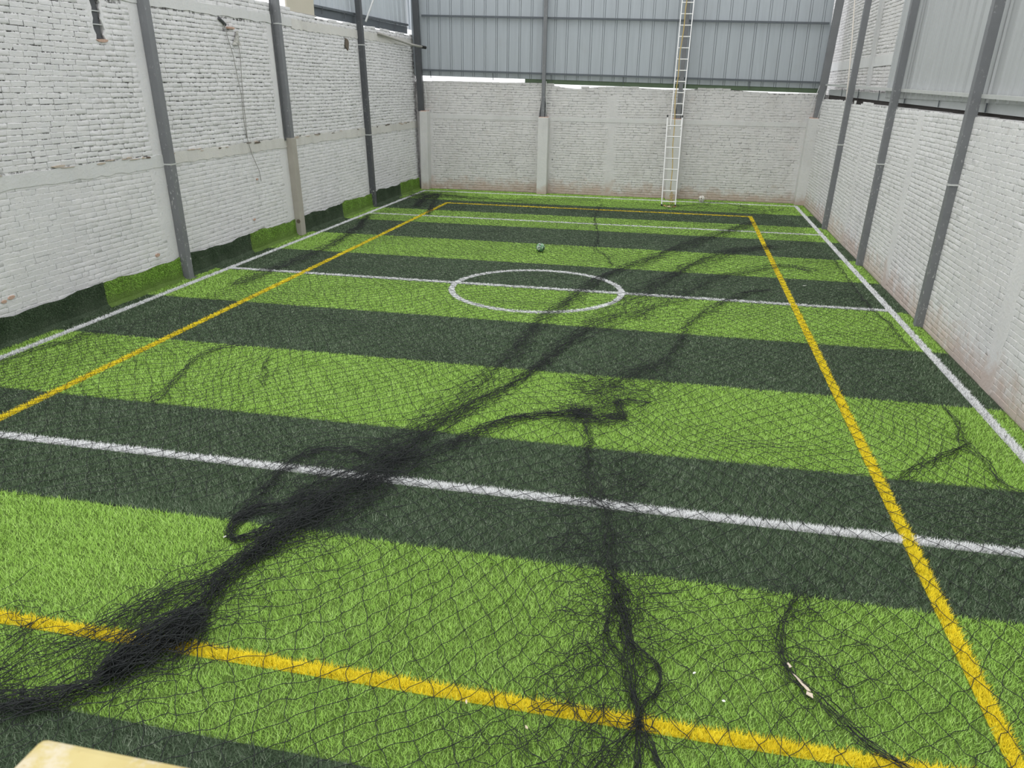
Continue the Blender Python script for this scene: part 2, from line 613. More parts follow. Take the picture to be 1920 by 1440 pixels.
def brick_wall(parent, side, cells, mat, n_parts=300, proud=0.0065, jit=0.0045):
    ctr = np.array([world_of(side, c[0], 0, c[1]) for c in cells])
    px, py, pz = to_px(ctr)
    inv = {'left': abs(ctr[:, 0]), 'right': abs(ctr[:, 0]), 'back': abs(ctr[:, 1]), 'far_right': abs(ctr[:, 0])}[side]
    L = np.array([c[2] for c in cells])
    area = L * inv / pz ** 3
    area[(px < 5) | (px > 1915) | (py < 5) | (py > 1435)] = 0
    order = np.argsort(-area)
    parts = set(int(i) for i in order[:n_parts] if area[i] > 0)
    variants = []
    for k in range(8):
        v, f = brick_shape(BL, BH, proud, jit)
        me = bpy.data.meshes.new('brick')
        me.from_pydata([(p[0], p[1], p[2]) for p in v], [], f)
        bm = bmesh.new(); bm.from_mesh(me); bmesh.ops.recalc_face_normals(bm, faces=bm.faces[:]); bm.to_mesh(me); bm.free()
        me.materials.append(mat)
        variants.append(me)
    off = Vector((0, 0, 0))
    vv, ff = [], []
    tmpl = [brick_shape(BL, BH, proud, jit) for _ in range(40)]
    fidx = np.array(tmpl[0][1])
    flip = side in ('left', 'back')
    base = 0
    for i, (s, h, l, hh, fl_) in enumerate(cells):
        dd = random.uniform(-0.003, 0.003) * fl_ ** 2
        if i in parts:
            o = bpy.data.objects.new('brick', random.choice(variants))
            o.parent = parent
            o.location = Vector(world_of(side, s, dd, h)) - parent.location
            o.rotation_euler = (0, 0, ROT[side] + random.uniform(-0.01, 0.01))
            o.scale = (l / BL, fl_, hh / BH)
            COL.objects.link(o)
        else:
            v = np.array(tmpl[i % 40][0])
            v = v * np.array([l / BL, fl_, hh / BH])
            ss, de, he = s + v[:, 0] * SGN[side], dd + v[:, 1], h + v[:, 2]
            if side == 'left': w = np.c_[XL - LEAN * he + de, ss, he]
            elif side == 'right': w = np.c_[XR + LEAN * he - de, ss, he]
            elif side == 'back': w = np.c_[ss, YB - de, he]
            else: w = np.c_[4.15 - de, ss, he]
            vv.append(w)
            ff.append(fidx + base)
            base += len(v)
    v, f = np.concatenate(vv), np.concatenate(ff)
    # outward facing: in (s, d, h) the front is wound one way; mirrored sides are turned over
    o = np_mesh('brickwork', v, f, mat, parent)
    bm = bmesh.new(); bm.from_mesh(o.data); bmesh.ops.recalc_face_normals(bm, faces=bm.faces[:]); bm.to_mesh(o.data); bm.free()
    tag(o, kind='stuff')
    return o


def wall_slab(name, mat, quads):
    mb = MB()
    for p in quads: mb.hexa(p)
    o = mb.build(name, mat)
    tag(o, kind='structure')
    return o


# left wall: two lifts of brick with a concrete band between them and one on top
def left_top(y):
    return 4.72 if y < 17.0 else (4.72 - (y - 17.0) * 0.055 if y < 19 else 4.65 + 0.02 * math.sin(y * 5))


SLOT = (10.84, 11.09, 3.78, 5.2)
wl = MB()
for (y0, y1, z0, z1, back) in ((-2.0, SLOT[0], 0, 4.72, 0.24), (SLOT[0], SLOT[1], 0, SLOT[2], 0.24), (SLOT[0], SLOT[1], SLOT[2], 4.72, 0.28),
                               (SLOT[1], 17.0, 0, 4.72, 0.24), (17.0, 25.55, 0, 4.60, 0.24)):
    fr = 0.0 if not (y0 == SLOT[0] and z0 == SLOT[2]) else -0.16
    wl.hexa([(lx(z0) - back, y0, z0), (lx(z0) + fr, y0, z0), (lx(z0) + fr, y1, z0), (lx(z0) - back, y1, z0),
             (lx(z1) - back, y0, z1), (lx(z1) + fr, y0, z1), (lx(z1) + fr, y1, z1), (lx(z1) - back, y1, z1)])
wall_l = wl.build('wall_left', M['joint_left'])
tag(wall_l, kind='structure')
L_SKIP = [(11.70, 12.0, 0, 4.33), (16.0, 16.6, 0, 4.33), (20.75, 21.0, 0, 4.33), (5.9, 6.3, 0, 4.8),
          (SLOT[0] - 0.02, SLOT[1] + 0.02, SLOT[2], 5), (14.36, 14.56, 4.06, 4.22), (19.9, 20.2, 4.0, 4.3)]
cells = lay(4.0, 25.28, 0.02, 1.90, L_SKIP, seed=3, wob=0.0015, flat=0.55, thin=1.03)
cells += lay(4.0, 25.28, 2.10, 4.34, L_SKIP, seed=5, wob=0.006, thin=0.95)
cells += lay(4.0, 25.28, 4.50, 4.72, L_SKIP, top=left_top, seed=9, wob=0.006)
brick_wall(wall_l, 'left', cells, M['brick_left'])


def left_plate(name, y0, y1, z0, z1, t, mat, n=90, rag=0.016):
    """a rendered band or strip on the left wall with slightly ragged long edges"""
    v, f = [], []
    for i in range(n + 1):
        y = y0 + (y1 - y0) * i / n
        for z, d in ((z0 + random.uniform(-rag, rag), -0.02), (z0 + random.uniform(-rag, rag), t), (z1 + random.uniform(-rag, rag), t), (z1 + random.uniform(-rag, rag), -0.02)):
            v.append((lx(z) + d, y, z))
    for i in range(n):
        a = 4 * i
        for k in range(4):
            k2 = (k + 1) % 4
            f.append((a + k, a + k2, a + 4 + k2, a + 4 + k))
    f += [(0, 1, 2, 3), (4 * n + 3, 4 * n + 2, 4 * n + 1, 4 * n)]
    return MB().add(v, f).build(name, mat, wall_l)


o = left_plate('painted_joints', -2.0, 25.28, 0.0, 1.93, 0.0012, paint_mat('thick_whitewash', W_LEFT, speck=0.25, crack=0.45))
o = left_plate('concrete_band', -2.0, 11.96, 1.89, 2.085, 0.012, M['render'])
o = left_plate('concrete_band', 12.05, 25.28, 1.91, 2.10, 0.014, M['band'])
o = left_plate('concrete_band', -2.0, 17.1, 4.345, 4.52, 0.016, M['render'])
o = left_plate('concrete_band', 17.1, 25.28, 4.30, 4.50, 0.016, M['band'])
def strip(side, s0, s1, z0, z1, mat, parent, t=0.0035, rag=0.05):
    """upright rendered strip with ragged long edges, bricks lapping over it"""
    n = max(8, int((z1 - z0) / 0.07))
    v, f = [], []
    for i in range(n + 1):
        z = z0 + (z1 - z0) * i / n
        a, b = s0 - random.uniform(0, rag), s1 + random.uniform(0, rag)
        for q, d in ((a, -0.02), (a, t), (b, t), (b, -0.02)):
            v.append(world_of(side, q, d, z))
    for i in range(n):
        o = 4 * i
        for k in range(4):
            k2 = (k + 1) % 4
            f.append((o + k, o + k2, o + 4 + k2, o + 4 + k))
    f += [(0, 1, 2, 3), (4 * n + 3, 4 * n + 2, 4 * n + 1, 4 * n)]
    return MB().add(v, f).build('rendered_strip', mat, parent)


for (y0, y1, zt) in ((11.58, 12.02, 4.34), (15.96, 16.64, 4.34), (20.70, 21.05, 4.3), (5.85, 6.35, 4.3), (10.76, 10.84, 4.7), (11.09, 11.16, 4.7)):
    strip('left', y0, y1, 3.7 if 10.6 < y0 < 11.2 else 0, zt, M['brick_left'], wall_l)


def patch(y, z, w, h, side, mat, parent, name='exposed_brick', n=9, t=0.016):
    """a chip where the whitewash has come off: an irregular little slab of bare material"""
    v, f = [], []
    for q in (0, 1):
        for k in range(n):
            a = 2 * math.pi * k / n
            r = random.uniform(0.7, 1.15)
            s, hh = y + math.cos(a) * w / 2 * r, z + math.sin(a) * h / 2 * r
            v.append(world_of(side, s, 0.0 if q == 0 else t, hh))
    f.append(tuple(range(n)))
    f.append(tuple(range(n, 2 * n)))
    for k in range(n):
        f.append((k, (k + 1) % n, n + (k + 1) % n, n + k))
    o = MB().add(v, f).build(name, mat, parent)
    o['label'] = 'chip of bare terracotta brick in the whitewash' if mat is M['terracotta'] else 'dirty broken patch'
    return o


for (y, z, w, h) in ((8.32, 0.58, 0.13, 0.055), (8.20, 0.555, 0.09, 0.05), (11.36, 0.53, 0.11, 0.06), (14.86, 1.38, 0.09, 0.045), (14.55, 0.62, 0.10, 0.05)):
    patch(y, z, w, h, 'left', M['terracotta'], wall_l)
patch(20.05, 4.14, 0.26, 0.30, 'left', M['moss'], wall_l, 'broken_hole', 14, 0.02)
patch(10.98, 3.765, 0.27, 0.05, 'left', M['terracotta'], wall_l, 'exposed_brick', 11, 0.02)
for k in range(46):
    y = random.uniform(7.8, 24.8)
    if 11.6 < y < 12.2 or 15.9 < y < 16.7: continue
    o = patch(y, 2.095 + random.uniform(-0.03, 0.015), random.uniform(0.08, 0.32), random.uniform(0.012, 0.035), 'left', M['crumb'] if k % 3 else M['moss'], wall_l, 'crumbled_mortar', 9, 0.021)
    o['label'] = 'crumbled mortar along the concrete band'

# back wall
def back_top(x):
    z = 3.36 - (x + 8.3) * 0.0175
    return z + 0.05 * math.sin(x * 1.7) * math.sin(x * 0.63 + 1) - (0.07 if -3.9 < x < -3.2 else 0)


v, f = [], []
NB = 24
for i in range(NB + 1):
    x = -8.6 + 12.75 * i / NB
    zt = back_top(x) - 0.03
    v += [(x, YB, 0), (x, YB, zt), (x, YB + 0.24, zt), (x, YB + 0.24, 0)]
for i in range(NB):
    a = 4 * i
    for k in range(4):
        k2 = (k + 1) % 4
        f.append((a + k, a + k2, a + 4 + k2, a + 4 + k))
f += [(0, 1, 2, 3), (4 * NB + 3, 4 * NB + 2, 4 * NB + 1, 4 * NB)]
wall_b = tag(MB().add(v, f).build('wall_back', M['joint_back']), kind='structure')
B_SKIP = [(-2.26, -2.08, 0, 2.98), (-8.4, -7.95, 0, 2.4), (-4.15, -4.05, 0, 2.3), (-0.42, -0.02, 0, 2.3), (3.45, 3.9, 0, 2.4)]
brick_wall(wall_b, 'back', lay(-8.4, 3.85, 0.0, 3.5, B_SKIP, top=back_top, seed=21, wob=0.005, flat=0.6), M['brick_back'])
strip('back', -2.32, -2.02, 0, 2.98, M['brick_back'], wall_b)
for (x0, x1, zt) in ((-8.5, -7.9, 2.4), (-4.5, -4.0, 2.35), (-0.47, 0.04, 2.35), (3.38, 3.95, 2.45)):
    strip('back', x0, x1, 0, zt, M['brick_back'], wall_b)
mb = MB(); mb.box(-8.2, 3.6, YB - 0.011, YB + 0.02, 2.20, 2.33)
mb.build('rendered_strip', M['render_damp'], wall_b)
PIL = [(-8.22, -7.97, 2.41, 24.97, 0.0), (-4.40, -4.09, 2.31, 24.97, 0.0), (-0.37, -0.06, 2.35, 24.97, 0.0), (3.44, 3.72, 2.46, 24.95, 0.03)]
for (x0, x1, zt, y0, ln) in PIL:
    mb = MB(); mb.box(x0, x1, y0, YB + 0.02, 0, zt, ln)
    o = mb.build('pilaster', M['render_damp'], wall_b, bevel=0.012)
    mb = MB(); mb.box(x0 + 0.03 + ln * zt, x1 - 0.03 + ln * zt, y0 + 0.02, YB, zt, zt + 0.018)
    mb.build('broken_cap', M['terracotta'], o)

# right wall
def right_top(y):
    return 3.03 - (25 - y) * 0.0035 + 0.012 * math.sin(y * 3.1) - (0.07 if 24.6 < y or 20.5 < y < 20.9 else 0)


wr = MB()
NR = 14
for i in range(NR):
    y0, y1 = -2.0 + 27.5 * i / NR, -2.0 + 27.5 * (i + 1) / NR
    z1 = right_top((y0 + y1) / 2) - 0.05
    wr.hexa([(XR, y0, 0), (XR + 0.24, y0, 0), (XR + 0.24, y1, 0), (XR, y1, 0),
             (rx(z1), y0, z1), (rx(z1) + 0.24, y0, z1), (rx(z1) + 0.24, y1, z1), (rx(z1), y1, z1)])
wall_r = tag(wr.build('wall_right', M['joint_right']), kind='structure')
R_SKIP = [(14.5, 14.7, 0, 2.9), (9.35, 9.55, 0, 2.9), (18.65, 18.75, 0, 2.9)]
brick_wall(wall_r, 'right', lay(4.5, 25.28, 0.0, 3.2, R_SKIP, top=right_top, seed=31, wob=0.003, flat=0.42), M['brick_right'], jit=0.0045)
for (y0, y1, zt) in ((14.46, 14.74, 2.93), (9.3, 9.6, 2.9), (18.62, 18.78, 2.93)):
    strip('right', y0, y1, 0, zt, M['brick_right'], wall_r)

# taller white brick wall of the next building, seen over the right wall
wo = MB()
wo.box(4.15, 4.4, 16.0, 33.0, 0, 7.0)
wall_o = tag(wo.build('wall_outside', M['joint_back']), kind='structure')
brick_wall(wall_o, 'far_right', lay(16.4, 32.9, 3.0, 6.4, [(16, 33, 3.75, 3.98), (20.6, 21.0, 3.0, 6.5)], seed=41, wob=0.004), M['brick_back'], n_parts=300, proud=0.010)
mb = MB(); mb.box(4.13, 4.16, 16.0, 33.0, 3.75, 3.97); mb.build('concrete_band', M['render'], wall_o)
mb = MB(); mb.box(4.11, 4.16, 20.62, 20.98, 3.0, 6.9); mb.build('rendered_strip', M['render'], wall_o)


# ------------------------------------------------------------------ steel posts
def post(label, x0, x1, y0, y1, z0, z1, lean, mat, group, clamps=()):
    t = empty('steel_post', ((x0 + x1) / 2 + lean * z0, (y0 + y1) / 2, z0))
    tag(t, label, 'post', group)
    MB().box(x0, x1, y0, y1, z0, z1, lean).build('shaft', mat, t, bevel=0.006)
    for z in clamps:
        a = lean * z
        MB().box(x0 - 0.004 + a, x1 + 0.004 + a, y0 - 0.006, y1 + 0.006, z - 0.012, z + 0.012).build('clamp', M['galv'], t)
    return t


GL, GR, GB = 'steel posts along the left wall', 'steel posts along the right wall', 'steel posts of the back wall'
w = 0.135
p1 = post('nearest grey steel post on the left wall, running down to the turf', -8.325, -8.19, 11.93, 12.07, 0, 5.6, -LEAN, M['steel'], GL, (1.93, 4.62))
MB().box(-8.36, -8.15, 11.89, 12.11, 0, 0.012).build('foot_plate', M['steel_dark'], p1)
p2 = post('middle grey steel post on the left wall, its lower half cased in concrete', -8.325, -8.19, 16.28, 16.42, 2.03, 5.9, -LEAN, M['steel'], GL, (4.35,))
MB().box(-8.33, -8.185, 16.27, 16.48, 0, 2.1, -LEAN).build('concrete_casing', M['concrete'], p2, bevel=0.012)
c = MB()
n = 12
zc, yc = 0.32, 16.265
c.add([(-8.25 + 0.045 * math.cos(2 * math.pi * k / n), yc + (0.0 if q else 0.01), zc + 0.045 * math.sin(2 * math.pi * k / n)) for q in (0, 1) for k in range(n)],
      [tuple(range(n)), tuple(range(n, 2 * n))] + [(k, (k + 1) % n, n + (k + 1) % n, n + k) for k in range(n)])
c.build('round_stain', M['moss'], p2)
p3 = post('far dark steel post on the left wall speckled with white paint', -8.325, -8.19, 20.79, 20.93, 0, 6.2, -LEAN, M['steel_dark'], GL, (1.92, 4.15))
# thin pipes that run up beside the second post
MB().tube([(-8.30 - LEAN * z, 16.21, z) for z in (2.05, 5.9)], 0.018, 8).build('side_pipe', M['steel_dark'], p2)
r1 = post('nearest grey steel post on the right wall', 3.60, 3.73, 12.06, 12.19, 0, 5.6, LEAN, M['steel'], GR, (2.05,))
r2 = post('middle grey steel post on the right wall', 3.59, 3.72, 16.36, 16.49, 0, 5.9, LEAN, M['steel'], GR, (1.95,))
r3 = post('farthest grey steel post on the right wall, next to the corner', 3.59, 3.72, 20.66, 20.79, 0, 6.2, LEAN, M['steel'], GR, (2.02,))
for r, ys in ((r1, 12.125), (r2, 16.425)):
    zc = 2.05 if r is r1 else 1.95
    MB().bar((3.57 + LEAN * zc, ys - 0.07, zc), (3.80 + LEAN * zc, ys - 0.07, zc), 0.02, 0.02).build('bracket', M['galv'], r)
b1 = post('dark steel corner post standing on the back left pilaster', -8.20, -8.03, 25.05, 25.20, 2.41, 6.6, -0.035, M['steel_dark'], GB)
b2 = post('thin dark steel post on the white pilaster left of the ladder', -4.33, -4.225, 25.05, 25.16, 2.31, 6.6, 0, M['steel'], GB)
b3 = post('dark steel post hidden behind the leaning ladder', -0.245, -0.115, 25.06, 25.18, 2.35, 6.6, 0.0, M['steel'], GB)
b4 = post('steel corner post on the back right pilaster', 3.52, 3.72, 25.0, 25.16, 2.46, 6.6, 0.05, M['steel'], GB)
# flared gusset at the foot of the thin posts, and the starter bars beside them
for b, x, z in ((b2, -4.275, 2.31), (b3, -0.18, 2.35)):
    MB().hexa([(x - 0.13, 25.10, z), (x + 0.13, 25.10, z), (x + 0.13, 25.13, z), (x - 0.13, 25.13, z),
               (x - 0.03, 25.10, z + 0.75), (x + 0.03, 25.10, z + 0.75), (x + 0.03, 25.13, z + 0.75), (x - 0.03, 25.13, z + 0.75)]).build('gusset', M['steel_dark'], b)
MB().tube([(-4.17, 25.04, 2.31), (-4.17, 25.04, 2.95), (-4.19, 25.04, 3.35)], 0.010, 6).build('starter_bar', M['galv'], b2)
MB().tube([(-7.98, 25.03, 2.41), (-8.0, 25.03, 2.8), (-8.06, 25.06, 3.25)], 0.010, 6).build('starter_bar', M['galv'], b1)
MB().tube([(3.50, 25.0, 2.46), (3.58, 25.0, 2.95), (3.69, 25.03, 3.35)], 0.010, 6).build('starter_bar', M['galv'], b4)
MB().tube([(3.75, 24.99, 2.46), (3.82, 24.99, 2.95), (3.88, 25.0, 3.25)], 0.010, 6).build('starter_bar', M['galv'], b4)

# ------------------------------------------------------------------ metal cladding
RIB, PITCH = 0.046, 0.36


def sheet_profile(w, first=0.18, depth=0.024, raised=False):
    """zig-zag of one sheet: (position along, depth towards the room)"""
    pts = [(0, 0)]
    x = first
    while x < w - 0.06:
        if raised:
            pts += [(x - 0.03, 0), (x - 0.018, 0.03), (x + 0.018, 0.03), (x + 0.03, 0)]
            x += PITCH
            continue
        g = 0.011
        pts += [(x - RIB / 2 - g, 0), (x - RIB / 2 - g * 0.6, -depth), (x - RIB / 2, -depth), (x - RIB / 2 + 0.003, 0.004),
                (x + RIB / 2 - 0.003, 0.004), (x + RIB / 2, -depth), (x + RIB / 2 + g * 0.6, -depth), (x + RIB / 2 + g, 0)]
        x += PITCH
    pts.append((w, 0))
    return pts


def sheet(parent, fn, a0, wid, zb0, zb1, zt, mat, raised=False):
    """fn(along, depth, z) -> world; bottom edge runs from zb0 to zb1"""
    pr = sheet_profile(wid, raised=raised)
    v, f = [], []
    for (s, dd) in pr:
        zb = zb0 + (zb1 - zb0) * s / wid
        v += [fn(a0 + s, dd, zb), fn(a0 + s, dd, zt), fn(a0 + s, dd - 0.004, zt), fn(a0 + s, dd - 0.004, zb)]
    n = len(pr)
    for i in range(n - 1):
        a = 4 * i
        for k in range(4):
            k2 = (k + 1) % 4
            f.append((a + k, a + k2, a + 4 + k2, a + 4 + k))
    f += [(0, 1, 2, 3), (4 * n - 1, 4 * n - 2, 4 * n - 3, 4 * n - 4)]
    return MB().add(v, f).build('metal_sheet', mat, parent)


SL = -0.0170
def zslope(x, z): return z + SL * (x + 8.2)


cb = tag(empty('metal_cladding', (-2.2, 25.3, 3.4)), 'blue-grey ribbed metal cladding above the back wall', 'cladding')
x = -8.5
while x < 3.7:
    wd = min(1.08, 3.78 - x)
    sheet(cb, lambda s, dd, z: (s, 25.27 - dd, z), x, wd, zslope(x, 3.47), zslope(x + wd, 3.47), 6.6, M['sheet_back'])
    x += 1.08
for z in (3.63, 5.17):
    MB().bar((-8.14, 25.19, zslope(-8.2, z)), (3.72, 25.19, zslope(3.72, z)), 0.05, 0.055).build('purlin', M['purlin'], cb)
MB().bar((-4.9, 25.31, zslope(-4.9, 3.425)), (3.72, 25.31, zslope(3.72, 3.425)), 0.02, 0.16).build('bottom_flashing', M['flash_green'], cb)
MB().bar((-8.4, 25.30, zslope(-8.4, 3.49)), (-4.9, 25.30, zslope(-4.9, 3.49)), 0.02, 0.05).build('bottom_flashing', M['flash_grey'], cb)
for xx in (-7.9, -5.9, -4.08, -1.9, 1.75):
    z = zslope(xx, 3.62)
    MB().bar((xx, 25.21, z), (xx + 0.01, 25.23, z - 0.22), 0.016, 0.016, (0, 1, 0)).build('hanger', M['purlin'], cb)

cr = tag(empty('metal_cladding', (3.95, 12.0, 3.1)), 'pale grey ribbed metal cladding above the right wall', 'cladding')
cxr = lambda s, dd, z: (3.93 + LEAN * (z - 3.1) - dd, s, z)
y = 18.05 - 1.08
while y > 3.0:
    sheet(cr, cxr, y, 1.08, 3.12, 3.12, 6.4, M['sheet_right'], True)
    y -= 1.08
MB().bar((3.86, 24.95, 3.37), (3.86, 4.0, 3.10), 0.07, 0.05).build('purlin', M['galv'], cr)
yy = 25.0
while yy > 4.0:
    a, b = yy, yy - 2.15
    za, zb = 3.16 - (25 - a) * 0.0085, 3.16 - (25 - b) * 0.0085
    MB().bar((3.955, a, za + 0.02), (3.955, b + 0.012, zb + 0.02), 0.012, 0.15).build('flashing', M['flash_grey'], cr)
    MB().bar((3.93, b + 0.02, zb + 0.14), (3.93, b + 0.02, zb - 0.05), 0.014, 0.014, (1, 0, 0)).build('hanger', M['purlin'], cr)
    yy -= 2.15
MB().box(4.0, 4.12, 3.0, 25.2, 2.7, 3.2).build('gap_shade_backing', M['dark_gap'], cr)  # added dark box: shade of the empty gap put into its colour

cl = tag(empty('metal_cladding', (-8.6, 21.8, 4.7)), 'grey ribbed metal cladding high above the far left wall', 'cladding')
cxl = lambda s, dd, z: (-8.62 - LEAN * (z - 4.7) + dd, s, z)
y = 18.45
while y < 25.0:
    sheet(cl, cxl, y, 1.08, 4.79, 4.79, 6.6, M['sheet_left'], True)
    y += 1.08
MB().bar((-8.56, 18.42, 4.87), (-8.56, 25.1, 4.90), 0.05, 0.05).build('purlin', M['purlin'], cl)
MB().bar((-8.59, 18.42, 4.755), (-8.59, 25.1, 4.745), 0.02, 0.19).build('flashing', M['purlin'], cl)
for yy in (18.9, 20.2, 22.6, 23.9):
    MB().bar((-8.53, yy, 4.87), (-8.53, yy - 0.05, 4.72), 0.014, 0.014, (1, 0, 0)).build('hanger', M['steel_dark'], cl)
MB().bar((-8.35, 21.12, 4.72), (-8.40, 22.2, 5.6), 0.035, 0.035).build('brace', M['galv'], cl)

bp = tag(empty('wall_board', (-8.5, 17.75, 4.7)), 'beige board standing on top of the left wall beside the ribbed metal', 'board')
MB().box(-8.56, -8.52, 17.08, 18.42, 4.60, 6.4).build('panel', M['beige'], bp, bevel=0.004)
MB().box(-8.52, -8.50, 16.6, 18.46, 4.63, 4.66).build('edge_strip', M['pvc'], bp)

# ------------------------------------------------------------------ turf skirt up the left wall
sk = tag(empty('turf_skirt', (XL, 16.5, 0)), 'leftover turf strip turned up along the foot of the left wall', 'turf')
PAN = [('dark', 4.0, 9.98), ('light', 9.98, 11.9), ('dark', 12.1, 14.28), ('light', 14.28, 16.25), ('dark', 16.5, 18.76), ('light', 18.76, 20.78), ('dark', 20.94, 23.15), ('light', 23.15, 24.98)]
for kind, y0, y1 in PAN:
    n = max(12, int((y1 - y0) / 0.09))
    v, f = [], []
    fy = []
    for i in range(n + 1):
        y = y0 + (y1 - y0) * i / n
        h = 0.375 + 0.020 * math.sin(y * 2.7) + 0.012 * math.sin(y * 7.3 + 1) + random.uniform(-0.008, 0.008)
        wv = 0.016 * math.sin(y * 6.1) + 0.012 * math.sin(y * 13.0 + 2)
        fy.append((h, wv))
        # from the floor outwards to the wall top; thickness 12 mm
        prof = [(0.10 + wv * 0.5, 0.004), (0.055 + wv, 0.06), (0.045 + wv, 0.18), (0.040 + wv * 0.7, h)]
        for (dx, z) in prof: v.append((lx(z) + dx, y, z))
        for (dx, z) in reversed(prof): v.append((lx(z) + max(dx - 0.014, 0.006), y, z))
    for i in range(n):
        a = 8 * i
        for k in range(8):
            k2 = (k + 1) % 8
            f.append((a + k, a + k2, a + 8 + k2, a + 8 + k))
    f += [tuple(range(8)), tuple(8 * n + k for k in range(7, -1, -1))]
    pn = MB().add(v, f).build('turf_panel', GM[kind][0], sk)
    pn['label'] = 'dark green turf panel' if kind == 'dark' else 'bright green turf panel'
    nb = int((y1 - y0) * 1500 * (1.6 if y1 < 13 else 0.8))
    yb = y0 + (y1 - y0) * rng.random(nb)
    zb = rng.random(nb) ** 0.9
    hh = np.interp(yb, np.linspace(y0, y1, n + 1), [q[0] for q in fy])
    wv = np.interp(yb, np.linspace(y0, y1, n + 1), [q[1] for q in fy])
    z = 0.03 + zb * (hh - 0.03)
    xx = XL - LEAN * z + 0.043 + wv * np.where(z > 0.18, 0.85, 1.0)
    dist = np.hypot(xx, yb)
    bw = np.clip(dist * 0.0007, 0.004, 0.012)
    bl = 0.02 + 0.012 * rng.random(nb)
    a = (rng.random(nb) - 0.5) * 2.4
    vv = np.zeros((nb, 3, 3))
    vv[:, 0] = np.c_[xx, yb - bw / 2, z]
    vv[:, 1] = np.c_[xx, yb + bw / 2, z]
    vv[:, 2] = np.c_[xx + bl * 0.6, yb + bl * np.sin(a), z + bl * np.cos(a) * rng.choice([1, -0.6], nb)]
    o = np_mesh('grass', vv.reshape(-1, 3), np.arange(3 * nb).reshape(-1, 3), SKIRT[kind], pn)
    at = o.data.attributes.new('tint', 'FLOAT', 'POINT')
    at.data.foreach_set('value', np.repeat(rng.beta(1.3, 3.2, nb), 3).astype(np.float32))
    tag(o, kind='stuff')

